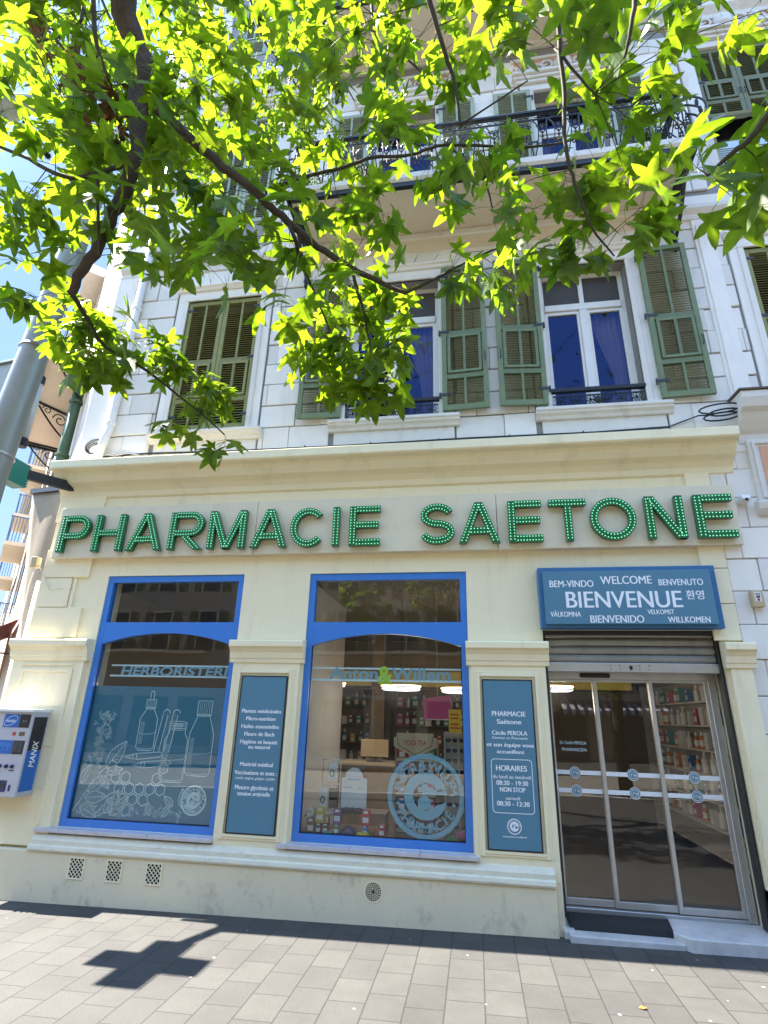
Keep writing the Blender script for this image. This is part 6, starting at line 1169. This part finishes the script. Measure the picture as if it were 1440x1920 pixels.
SHOOTS = [[-2.97,-4.26,6.64,13.5],[-1.79,-4.14,5.11,13.5],[-2.05,-4.22,6.57,13.5],[-3.03,-4.19,5.66,13.5],[-2.9,-4.2,6.22,13.5],[-1.96,-4.46,4.42,13.5],[-1.9,-3.93,6.27,13.5],[-2.05,-4.12,5.97,13.5],[-3.54,-4.09,6.82,13.5],[-2.9,-3.93,6.02,13.5],[-2.01,-4.28,5.35,13.5],[-1.72,-4.37,5.79,13.5],[-3.19,-4.39,6.59,13.5],[-2.11,-4.38,5.54,13.5],[-2.39,-4.39,4.75,13.5],[-2.37,-4.38,6.24,13.5],[-1.96,-4.45,5.82,13.5],[-2.69,-4.26,5.4,13.5],[-1.8,-4.4,4.68,13.5],[-1.37,-4.34,4.57,13.5],[-2.86,-4.14,5.07,13.5],[-2.82,-4.38,6.03,13.5],[-2.16,-4.0,5.58,13.5],[-2.35,-4.04,5.62,13.5],[-2.34,-4.37,5.54,13.5],[-1.7,-4.02,5.48,13.5],[-1.48,-4.48,4.73,13.5],[-1.9,-4.53,4.91,13.5],[-2.82,-3.9,7.63,13.5],[-2.09,-4.58,5.51,13.5],[-2.14,-4.6,4.92,13.5],[-1.93,-3.99,6.74,13.5],[-2.3,-4.6,4.57,13.5],[-1.85,-4.14,6.65,13.5],[-2.95,-4.21,5.91,13.5],[-1.57,-4.44,4.4,13.5],[-2.91,-4.43,6.41,13.5],[-2.65,-3.92,5.67,13.5],[-1.93,-4.32,4.62,13.5],[-1.38,-4.43,4.6,13.5],[-3.01,-4.29,5.67,13.5],[-1.77,-4.09,4.94,13.5],[-2.44,-4.4,5.68,13.5],[-1.98,-4.54,5.43,13.5],[-3.56,-2.82,9.55,14.0],[-6.26,-2.32,10.74,14.0],[-2.98,-2.73,7.26,14.0],[-5.39,-2.46,8.45,14.0],[-4.41,-2.26,9.16,14.0],[-4.45,-2.76,8.73,14.0],[-4.09,-2.73,9.36,14.0],[-3.41,-2.52,9.38,14.0],[-4.87,-2.89,9.8,14.0],[-3.55,-2.57,8.0,14.0],[-4.61,-2.52,8.06,14.0],[-4.68,-2.63,10.3,14.0],[-5.5,-2.39,9.71,14.0],[-5.06,-2.45,8.8,14.0],[-3.44,-2.51,10.18,14.0],[-5.71,-2.34,10.43,14.0],[-3.48,-2.84,8.56,14.0],[-3.76,-2.82,7.28,14.0],[-5.07,-2.74,8.48,14.0],[-3.07,-2.82,7.38,14.0],[-5.1,-2.28,10.56,14.0],[-3.56,-2.31,8.76,14.0],[-4.75,-2.28,8.67,14.0],[-2.83,-2.66,7.43,14.0],[-4.64,-2.31,9.71,14.0],[-5.18,-2.25,9.45,14.0],[-6.15,-2.37,11.51,14.0],[-4.62,-2.32,8.92,14.0],[-5.05,-2.44,8.11,14.0],[-3.3,-2.94,7.77,14.0],[-3.79,-2.7,7.79,14.0],[-3.67,-2.76,9.22,14.0],[-3.58,-2.55,8.73,14.0],[-5.04,-2.53,9.76,14.0],[-4.31,-2.26,9.52,14.0],[-4.28,-2.76,8.49,14.0],[-3.34,-2.22,8.7,14.0],[-4.61,-2.84,7.69,14.0],[-3.48,-2.36,10.06,14.0],[-4.9,-2.71,10.07,14.0],[-6.16,-2.53,10.88,14.0],[-3.9,-2.49,7.84,14.0],[-4.5,-2.91,8.46,14.0],[-4.77,-2.52,9.63,14.0],[-3.4,-2.46,8.84,14.0],[-4.03,-2.75,7.51,14.0],[-3.8,-2.88,9.47,14.0],[-4.72,-2.5,8.43,14.0],[-2.89,-2.75,8.21,14.0],[-5.05,-2.82,8.58,14.0],[-4.17,-2.77,9.03,14.0],[-3.74,-2.52,7.96,14.0],[-3.6,-2.6,9.73,14.0],[-5.58,-2.66,9.6,14.0],[-3.1,-2.86,8.32,14.0],[-2.77,-2.28,8.66,12.5],[-2.1,-1.99,7.82,12.5],[-3.88,-2.0,11.91,12.5],[-1.78,-2.44,9.77,12.5],[-2.39,-2.88,8.4,12.5],[-2.75,-2.56,7.37,12.5],[-2.5,-2.19,10.42,12.5],[-2.22,-2.29,9.4,12.5],[-1.32,-2.88,7.47,12.5],[-1.49,-2.46,7.31,12.5],[-1.6,-2.06,10.3,12.5],[-2.8,-2.74,8.47,12.5],[-3.38,-2.0,8.84,12.5],[-2.13,-2.11,8.61,12.5],[-1.61,-2.17,9.48,12.5],[-1.29,-2.0,7.51,12.5],[-3.23,-2.48,9.8,12.5],[-2.21,-2.77,7.11,12.5],[-2.85,-2.09,11.32,12.5],[-2.22,-2.53,7.84,12.5],[-1.56,-2.88,9.45,12.5],[-1.9,-2.1,7.91,12.5],[-1.64,-2.84,8.29,12.5],[-2.12,-1.96,9.46,12.5],[-3.15,-1.92,9.96,12.5],[-1.52,-2.67,7.33,12.5],[-3.05,-2.63,10.52,12.5],[-2.59,-1.96,8.0,12.5],[-2.7,-2.39,9.97,12.5],[-2.11,-2.17,8.08,12.5],[-1.77,-2.75,9.46,12.5],[-3.33,-2.3,9.67,12.5],[-1.22,-2.67,7.69,12.5],[-2.26,-2.28,10.98,12.5],[-2.49,-2.63,7.07,12.5],[-1.17,-2.66,6.96,12.5],[-1.48,-2.53,9.96,12.5],[-1.28,-2.49,8.49,12.5],[-1.63,-2.48,9.33,12.5],[-2.82,-2.47,7.19,12.5],[-1.35,-2.08,8.32,12.5],[-2.0,-2.92,7.78,12.5],[-3.11,-2.23,10.33,12.5],[-2.52,-2.6,7.68,12.5],[-2.59,-2.76,10.07,12.5],[-2.63,-2.84,7.75,12.5],[-1.9,-2.72,7.88,12.5],[-2.61,-2.1,9.73,12.5],[-1.99,-2.05,9.6,12.5],[-2.66,-2.23,8.53,12.5],[-2.58,-1.99,9.18,12.5],[-2.15,-2.23,9.92,12.5],[-1.2,-2.41,7.99,12.5],[-3.57,-2.06,11.19,12.5],[-1.67,-2.12,7.47,12.5],[-2.11,-2.93,7.58,12.5],[-1.53,-2.02,8.25,12.5],[-1.23,-2.54,9.45,12.5],[-1.45,-2.33,7.29,12.5],[-2.35,-2.24,7.83,12.5],[-3.17,-2.24,9.81,12.5],[-2.32,-2.41,9.41,12.5],[-1.99,-2.68,9.58,12.5],[-1.4,-2.89,7.82,12.5],[-1.28,-2.41,9.11,12.5],[-2.85,-2.49,8.08,12.5],[-3.16,-2.36,10.67,12.5],[-2.97,-2.52,10.55,12.5],[-1.5,-2.3,8.18,12.5],[-3.09,-2.11,9.3,12.5],[-1.64,-2.65,7.28,12.5],[-2.17,-2.7,9.66,12.5],[-2.66,-2.62,10.05,12.5],[-1.73,-2.46,9.93,12.5],[-2.95,-2.29,8.09,12.5],[-2.29,-2.03,7.98,12.5],[-1.44,-2.91,6.72,12.5],[-2.86,-2.17,7.51,12.5],[-2.17,-2.26,10.2,12.5],[-2.14,-2.02,8.08,12.5],[-2.44,-1.91,7.97,12.5],[-1.55,-2.8,8.47,12.5],[-2.29,-1.9,9.96,12.5],[-3.07,-2.47,8.72,12.5],[-1.67,-2.67,7.69,12.5],[-2.64,-2.55,7.12,12.5],[-1.41,-2.68,9.25,12.5],[-2.61,-2.17,7.75,12.5],[-2.34,-2.72,6.76,12.5],[-2.01,-2.84,6.43,12.5],[-1.24,-2.91,7.6,12.5],[-0.86,-4.04,4.84,14.0],[-1.18,-4.01,6.44,14.0],[-1.19,-4.22,5.09,14.0],[-1.6,-3.96,6.08,14.0],[-1.58,-3.75,5.3,14.0],[-0.85,-4.14,5.19,14.0],[-1.71,-3.97,6.57,14.0],[-1.37,-3.74,6.49,14.0],[-1.54,-4.17,5.12,14.0],[-1.37,-4.03,6.26,14.0],[-1.34,-4.29,5.07,14.0],[-1.35,-4.02,5.08,14.0],[-1.05,-3.76,6.33,14.0],[-1.62,-3.77,6.22,14.0],[-0.97,-4.09,5.5,14.0],[-0.94,-3.81,5.45,14.0],[-2.11,-3.7,7.14,14.0],[-1.84,-3.85,6.25,14.0],[-1.81,-4.25,4.14,14.5],[-1.09,-4.31,3.58,14.5],[-2.14,-4.0,5.08,14.5],[-1.49,-3.96,4.89,14.5],[-1.49,-4.2,4.09,14.5],[-2.23,-4.16,4.84,14.5],[-1.17,-4.24,4.09,14.5],[-1.69,-4.13,4.57,14.5],[-2.0,-4.07,4.02,14.5],[-1.35,-4.33,3.66,14.5],[-2.11,-4.15,4.52,14.5],[-1.83,-4.17,4.5,14.5],[-1.78,-4.03,4.19,14.5],[-1.39,-4.05,3.98,14.5],[-1.45,-4.18,4.4,14.5],[-1.73,-4.16,4.28,14.5],[-1.3,-4.14,4.42,14.5],[-1.83,-4.08,4.91,14.5],[-1.64,-4.06,4.79,14.5],[-3.42,-3.03,6.55,13.0],[-1.8,-3.37,5.02,13.0],[-2.67,-3.1,5.21,13.0],[-2.13,-3.12,6.1,13.0],[-2.59,-3.57,4.99,13.0],[-2.54,-3.14,5.94,13.0],[-2.76,-3.33,5.68,13.0],[-1.93,-3.53,5.14,13.0],[-2.2,-3.0,5.16,13.0],[-2.2,-3.54,5.04,13.0],[-2.8,-3.11,6.07,13.0],[-1.77,-3.52,5.18,13.0],[-2.16,-3.21,5.16,13.0],[-2.09,-4.34,4.15,14.0],[-2.47,-4.24,4.35,14.0],[-2.25,-4.27,4.08,14.0],[-2.33,-4.1,3.99,13.0],[-2.12,-4.12,3.7,13.0],[-0.56,-3.72,6.13,14.0],[0.08,-3.71,6.01,14.0],[-0.28,-3.78,6.61,14.0],[-0.71,-4.21,5.73,14.0],[-0.54,-3.89,6.5,14.0],[-0.21,-4.08,5.31,14.0],[-0.86,-3.96,5.73,14.0],[-0.05,-3.65,6.38,14.0],[0.1,-3.96,6.18,14.0],[-0.61,-3.8,6.24,14.0],[-0.91,-3.88,6.17,14.0],[-0.4,-3.84,5.81,14.0],[-0.06,-3.59,6.09,14.0],[-0.37,-3.98,5.93,14.0],[-0.1,-3.7,6.87,14.0],[-0.06,-3.88,5.25,14.0],[-0.81,-3.62,5.75,14.0],[-0.4,-4.0,4.79,14.0],[-0.42,-3.52,5.76,14.0],[-0.35,-3.8,5.69,14.0],[-0.24,-3.7,5.22,14.0],[-0.76,-3.79,5.91,14.0],[0.72,-4.25,4.73,15.0],[0.21,-4.49,4.6,15.0],[1.09,-4.17,5.27,15.0],[0.37,-4.52,4.88,15.0],[0.5,-4.66,4.33,15.0],[0.99,-4.11,5.52,15.0],[0.13,-4.59,4.89,15.0],[1.01,-4.2,4.66,15.0],[0.89,-4.11,4.5,14.0],[0.28,-4.03,5.15,14.0],[0.66,-3.86,4.97,14.0],[0.82,-4.45,4.48,14.0],[0.52,-4.39,4.6,14.0],[-0.93,-3.72,5.22,14.0],[0.09,-4.0,4.44,14.0],[-0.43,-3.67,5.12,14.0],[-0.67,-3.82,4.48,14.0],[-0.87,-3.93,4.55,14.0],[-0.41,-3.89,4.29,14.0],[-0.16,-3.75,4.78,14.0],[-0.03,-3.71,4.66,14.0],[-0.54,-3.79,4.75,14.0],[0.41,-3.64,4.46,14.5],[0.85,-3.81,4.47,14.5],[0.35,-3.67,4.77,14.5],[0.65,-3.9,4.6,14.5],[0.81,-4.04,3.94,14.5],[0.15,-4.05,4.02,14.5],[0.51,-3.98,4.23,14.5],[1.01,-3.87,4.49,14.5],[0.18,-3.93,4.66,14.5],[0.29,-3.63,3.96,14.0],[-0.78,-3.52,4.48,14.0],[-0.05,-3.66,4.07,14.0],[-0.43,-3.52,4.42,14.0],[-0.59,-3.79,3.93,14.0],[0.09,-3.51,4.2,14.0],[0.38,-3.47,4.42,14.0],[0.73,-4.04,3.85,13.0],[0.44,-3.95,3.85,13.0],[0.58,-3.94,4.11,13.0],[0.58,-3.95,3.87,13.0],[-0.96,-3.23,3.97,14.5],[-0.47,-3.29,4.16,14.5],[-0.57,-3.36,3.56,14.5],[-0.68,-3.34,3.87,14.5],[-0.44,-3.45,3.68,14.5],[-0.83,-3.46,3.96,14.5],[-0.66,-3.34,4.2,14.5],[-0.52,-3.27,4.0,14.5],[-0.81,-3.37,3.68,14.5],[-0.8,-3.38,4.16,14.5],[-0.43,-3.39,3.56,14.5],[-0.71,-3.48,3.84,14.5],[-0.55,-3.39,4.08,14.5],[-0.72,-3.26,3.77,14.5],[-0.66,-3.3,4.06,14.5],[-0.73,-3.33,4.09,14.5],[-0.36,-3.48,4.05,14.5],[-0.9,-3.35,3.74,14.5],[-0.6,-3.38,3.67,14.5],[-0.88,-3.24,4.04,14.5],[-0.41,-3.37,3.82,14.5],[-2.04,-3.67,3.59,13.0],[-2.24,-3.59,4.12,13.0],[-2.34,-3.62,3.78,13.0],[-2.25,-3.64,3.89,13.0],[-1.94,-3.69,3.86,13.0],[-2.05,-3.75,3.67,13.0],[-2.16,-3.62,3.94,13.0],[-2.02,-3.64,3.7,13.0],[-2.02,-3.84,3.49,13.0],[-2.3,-3.72,4.01,13.0],[-2.17,-3.84,3.75,13.0],[-2.24,-3.53,3.95,13.0],[-1.97,-3.49,3.79,13.0],[-1.79,-3.41,3.71,13.0],[-1.92,-3.4,3.77,13.0],[-1.84,-3.42,3.85,13.0],[-1.92,-3.47,3.85,13.0],[-1.75,-3.25,3.48,13.5],[-1.5,-3.36,3.61,13.5],[-1.71,-3.31,3.6,13.5],[-1.61,-3.25,3.54,13.5],[-1.59,-3.37,3.59,13.5],[-1.44,-3.27,3.29,13.0],[1.27,-4.43,4.5,14.0],[1.21,-4.43,4.69,14.0],[1.02,-4.5,3.55,15.0],[0.77,-4.59,3.47,15.0],[0.89,-4.57,3.42,15.0],[1.1,-4.64,3.72,14.0],[0.94,-4.65,3.55,14.0],[-1.17,-4.0,4.18,14.5],[-1.2,-4.0,4.62,14.5],[-0.85,-4.01,4.2,14.5],[-1.01,-3.97,4.04,14.5],[-0.95,-3.97,4.51,14.5],[-1.06,-4.1,3.86,14.5],[-1.25,-4.04,4.35,14.5],[-1.1,-3.9,4.4,14.5],[-0.92,-3.87,4.18,14.5],[-0.95,-3.81,3.77,14.0],[-4.71,-3.58,15.51,14.0],[2.28,-3.62,9.14,14.0],[-8.6,-3.03,13.56,14.0],[-0.7,-4.05,9.61,14.0],[-0.23,-4.48,6.08,14.0],[1.41,-4.88,4.45,14.0],[0.74,-3.07,13.35,14.0],[-5.12,-3.73,12.09,14.0],[-2.53,-3.82,9.61,14.0],[1.34,-4.41,8.53,14.0],[-10.14,-3.58,17.48,14.0],[1.64,-3.3,8.67,14.0],[-6.96,-4.26,15.64,14.0],[-2.89,-3.07,13.63,14.0],[1.01,-3.81,8.6,14.0],[4.09,-3.42,10.97,14.0],[1.65,-4.67,6.77,14.0],[0.92,-4.38,9.22,14.0],[-3.06,-4.12,8.68,14.0],[0.87,-5.16,3.95,14.0],[1.13,-4.16,8.81,14.0],[-0.31,-3.05,16.63,14.0],[-2.78,-3.66,14.14,14.0],[2.5,-3.63,6.77,14.0],[2.94,-3.72,8.61,14.0],[-1.66,-3.69,8.68,14.0]]
DEAD = [[-2.19, -4.3, 5.32], [-2.06, -4.3, 4.99], [-1.99, -4.25, 4.87], [-1.95, -4.2, 5.01], [-1.92, -4.25, 4.82], [-2.49, -4.3, 5.65]]
tr = thing('sweetgum_tree', 'leafy sweetgum tree with spiky seed balls overhanging the view', 'tree', (-4.7, -7.9, gz(-4.7)))
rr = random.Random(77)
bough = [(-4.7, -7.9, -.1), (-4.66, -7.85, 1.5), (-4.55, -7.75, 3.2), (-4.2, -7.45, 4.9), (-3.4, -6.7, 6.4), (-2.4, -5.8, 7.1), (-1.3, -5.1, 7.3), (.1, -4.8, 7.35), (1.4, -4.8, 7.1), (2.4, -4.9, 6.6)]
def smooth(pts, n=6):
    out = []; P = [Vector(p[:3]) for p in pts]
    for i in range(len(P) - 1):
        a, b, c, d = P[max(i - 1, 0)], P[i], P[i + 1], P[min(i + 2, len(P) - 1)]
        for k_ in range(n): t = k_ / n; out.append(.5 * ((2 * b) + (c - a) * t + (2 * a - 5 * b + 4 * c - d) * t * t + (3 * b - a - 3 * c + d) * t ** 3))
    return out + [P[-1]]
def lerp_r(rs, n=6):
    out = []
    for a, b in zip(rs, rs[1:]): out += [a + (b - a) * k_ / n for k_ in range(n)]
    return out + [rs[-1]]
tk = MB(); bs = smooth(bough); tk.tube(bs, lerp_r([.19, .17, .155, .14, .12, .10, .085, .07, .05, .03]), 12); tk.build('trunk', M['bark'], tr, smooth=True)
samples = []          # points on limbs that twigs can grow from
wood = MB(); limbs_done = []
def limb(pts):
    P = smooth(pts, 5); rs = lerp_r([p[3] for p in pts], 5)
    P = [p + rnd3(rr) * min(.008, r * .16) for p, r in zip(P, rs)]
    return P, rs
for li, L in enumerate(LIMBS):
    first = Vector(L[0][:3]); pts = L
    if first.z > 5.3 or L[0][1] < -5:          # reaches up out of sight: join the bough
        near = min(bs[14:], key=lambda q: (q - first).length); mid = (near + first) / 2 + Vector((0, .1, .25)); r0 = L[0][3]
        pts = [[*near, r0 * 1.5], [*mid, r0 * 1.25]] + L
    P, rs = limb(pts); o = MB(); o.tube(P, rs, 9 if rs[0] > .03 else 6); o.build('branch', M['bark'] if rs[len(rs) // 2] > .016 else M['twig'], tr, smooth=True)
    for p, r in zip(P, rs):
        if r < .06: samples.append((p, r))
tw = MB(); lv = MB(); burrs = []
def shoot(P, size, n, src):
    d0 = P - src; L = d0.length; sag = Vector((0, 0, .10 * L))
    mid = (src + P) / 2 + sag + rnd3(rr) * .03 * L; pts = smooth([src, mid, P], 5)
    r0 = .0022 + .0016 * L; tw.tube(pts, [r0 + (.0013 - r0) * i / (len(pts) - 1) for i in range(len(pts))], 4, cap=False)
    axis = (pts[-1] - pts[-3]); axis = axis.normalized() if axis.length > 1e-6 else Vector((0, 0, -1))
    for i in range(n):
        f = 1 - .34 * i / max(n - 1, 1) if L > .15 else 1
        k_ = f * (len(pts) - 1); a = pts[int(k_)]; b = pts[min(int(k_) + 1, len(pts) - 1)]; at = a.lerp(b, k_ - int(k_))
        side_ = rnd3(rr); side_ = (side_ - axis * side_.dot(axis)).normalized(); side_.z *= .6
        pd = (axis * rr.uniform(.1, .9) + side_ * rr.uniform(.6, 1.1) + Vector((0, 0, rr.uniform(-.25, .35)))).normalized(); pl_ = rr.uniform(.45, .85) * size
        e = at + pd * pl_ + Vector((0, 0, -.12 * pl_)); tw2 = smooth([at, at + pd * pl_ * .55, e], 2); pet.tube(tw2, .0011, 3, cap=False)
        tip = (pd * .75 + Vector((0, 0, -rr.uniform(.15, 1.1))) + rnd3(rr) * .28); nr = (Vector((0, 0, 1)) + rnd3(rr) * .42 + pd * .35)
        add_leaf(lv, e, tip, nr, size * rr.choice([.62, .8, .9, 1, 1.05, 1.12]) * .84, rr.uniform(.05, .4), rr.uniform(0, .5))
    if rr.random() < .42:
        for q in range(rr.choice([1, 1, 2])):
            at = pts[-1 - rr.randrange(3)]; e = at + Vector((rr.gauss(0, .02), rr.gauss(0, .02), -rr.uniform(.09, .16))); pet.tube([at, (at + e) / 2 + Vector((.006, 0, 0)), e], .001, 3, cap=False); burrs.append(e)
pet = MB()
def near_src(P): return min(samples, key=lambda s_: (s_[0] - P).length + (1.2 if s_[0].z < P.z - .35 else 0))[0]
for x, y_, z, sz in SHOOTS:
    P = Vector((x, y_, z)); shoot(P, sz / 100, rr.choice([6, 7, 8, 9]), near_src(P))
tw.build('twigs', M['twig'], tr)['kind'] = 'stuff'; pet.build('petioles', foliage('petiole', (.10, .14, .02), (.13, .17, .03), (.2, .3, .03), (.3, .4, .05), .3), tr)['kind'] = 'stuff'
cr_ = lv.build('crown', M['leaf'], tr, smooth=True)
for e in burrs[:95]:
    o = bpy.data.objects.new('seed_ball', BURR); COL.objects.link(o); o.parent = tr; o.location = e - world_loc(tr); o.rotation_euler = (rr.random() * 6, rr.random() * 6, 0); k_ = rr.uniform(.85, 1.25); o.scale = (k_, k_, k_)
dl = MB()
for P in DEAD:
    c = Vector(P)
    for q in range(7): b = c + rnd3(rr) * .07; add_leaf(dl, b, Vector((0, 0, -1)) + rnd3(rr) * .35, rnd3(rr), rr.uniform(.07, .1), .7, 1.1)
dl.build('withered_foliage', M['deadleaf'], tr, smooth=True)
# the tree across the pavement that the door and window mirror
t2 = thing('street_tree', 'broad street tree across the pavement, mirrored in the shop glass', 'tree', (3.9, -10.3, 0)); p = MB(); p.tube([(3.9, -10.3, -.1), (3.85, -10.3, 1.6), (3.95, -10.25, 3.2), (3.8, -10.2, 5.0)], [.2, .16, .14, .06], 12)
for q in range(9): t = q * .7; p.tube([(3.9, -10.25, 2.6 + q * .2), (3.9 + 1.0 * cos(t), -10.2 + 1.0 * sin(t), 3.6 + q * .25), (3.9 + 2.0 * cos(t), -10.2 + 1.9 * sin(t), 4.2 + q * .3)], [.06, .035, .012], 6)
p.build('trunk', M['bark'], t2, smooth=True); p = MB(); rr = random.Random(31)
for q in range(70):
    d = rnd3(rr).normalized() * rr.uniform(.5, 1) ** .6; c = Vector((3.2 + d.x * 3.0, -10.2 + d.y * 2.4, 5.3 + d.z * 2.3))
    for k_ in range(36): add_leaf(p, c + rnd3(rr) * .30, Vector((0, 0, -.6)) + rnd3(rr), Vector((0, 0, 1)) + rnd3(rr) * .6, rr.uniform(.09, .14))
p.build('crown', M['farleaf'], t2, smooth=True)
# ------------------------------------------------------------------ houses across the street (seen in the glass)
def opp(x0, x1, h, m, lab, seed):
    t = thing('opposite_house', lab, 'building', ((x0 + x1) / 2, -22, 0)); p = MB(); p.box(x0, x1, -30, -22, -.3, h); p.box(x0, x1, -22, -21.6, h - .4, h); p.box(x0, x1, -22, -21.85, 3.9, 4.15); p.build('wall', M[m], t); rr = random.Random(seed)
    n = int((x1 - x0) / 2.6); st = (x1 - x0) / n
    for r_ in range(int((h - 4.5) / 3.2) + 0):
        z = 4.9 + r_ * 3.2
        for i in range(n):
            cx = x0 + st * (i + .5); q = MB(); q.box(cx - .5, cx + .5, -22, -21.97, z, z + 2.0, 0); q.box(cx - .6, cx - .5, -22, -21.93, z - .1, z + 2.1, 1); q.box(cx + .5, cx + .6, -22, -21.93, z - .1, z + 2.1, 1); q.box(cx - .6, cx + .6, -22, -21.9, z + 2.0, z + 2.15, 1)
            q.box(cx - 1.1, cx - .62, -22, -21.94, z, z + 2.0, 2); q.box(cx + .62, cx + 1.1, -22, -21.94, z, z + 2.0, 2); q.build('window', [M['farglass'], M['whitedirty'], M['green']], t)
        if r_ % 2 == 0:
            q = MB(); q.box(x0 + .8, x1 - .8, -22, -21.1, z - .25, z - .1); q.build('balcony', M['soffit'], t); q = MB(); nb__ = int((x1 - x0 - 1.6) / .16)
            for i in range(nb__): q.box(x0 + .85 + i * .16, x0 + .87 + i * .16, -21.14, -21.12, z - .1, z + .85)
            q.box(x0 + .8, x1 - .8, -21.16, -21.1, z + .85, z + .9); q.build('railing', M['iron'], t)
    for i in range(n):
        cx = x0 + st * (i + .5); q = MB(); q.box(cx - 1.0, cx + 1.0, -22, -21.96, .1, 2.5); q.build('shop_opening', M['farglass'], t)
    return t
opp(-34, -13, 15.5, 'grey2', 'tall grey house across the street at the far left of the reflection', 1); opp(-13, 2.6, 15, 'cream2', 'cream house across the street behind the snack sign', 2); opp(2.6, 18, 16, 'pink2', 'ochre house across the street above the cafe', 3); opp(18, 38, 15, 'cream2', 'cream house across the street beyond the cafe', 4)
def textY(mb, body, cx, cz, h, y, width):   # lettering facing +Y
    vs, fs, _ = glyphs(body, 1.0, 0, .01); s_ = h / .729; a, b = min(v.x for v in vs), max(v.x for v in vs); k = width / (b - a); mb.add([(cx + width / 2 - (v.x - a) * k, y, cz - h / 2 + v.y * s_) for v in vs], fs)
t = thing('cafe_sign', 'white cafe fascia board with black capitals above the striped awning across the street', 'sign', (6.2, -21.9, 2.8)); p = MB(); p.box(4.0, 8.6, -21.95, -21.85, 2.75, 3.7); p.build('board', M['inwhite'], t); p = MB(); textY(p, 'LITTLE CAFE', 6.2, 3.3, .42, -21.84, 3.4); p.build('lettering', M['black'], t)
t = thing('cafe_awning', 'striped dark and white awning over the cafe front', 'awning', (6.3, -21.3, 2.2)); p = MB()
for i in range(26): x = 4.0 + i * .18; p.add([(x, -21.9, 2.7), (x + .18, -21.9, 2.7), (x + .18, -20.9, 2.3), (x, -20.9, 2.3), (x + .18, -20.9, 2.08), (x, -20.9, 2.08)], [(0, 1, 2, 3), (3, 2, 4, 5)], i % 2)
p.build('canvas', [M['inwhite'], M['navy']], t)
t = thing('snack_sign', 'pale shop fascia reading SNACK across the street', 'sign', (-5.3, -21.9, 2.8)); p = MB(); p.box(-8.2, -2.6, -21.95, -21.85, 2.6, 3.7); p.build('board', M['whitedirty'], t); p = MB(); textY(p, 'SNACK', -4.6, 3.35, .3, -21.84, 1.3); textY(p, 'Lou', -5.0, 2.95, .34, -21.84, .9); p.build('lettering', M['navy'], t)
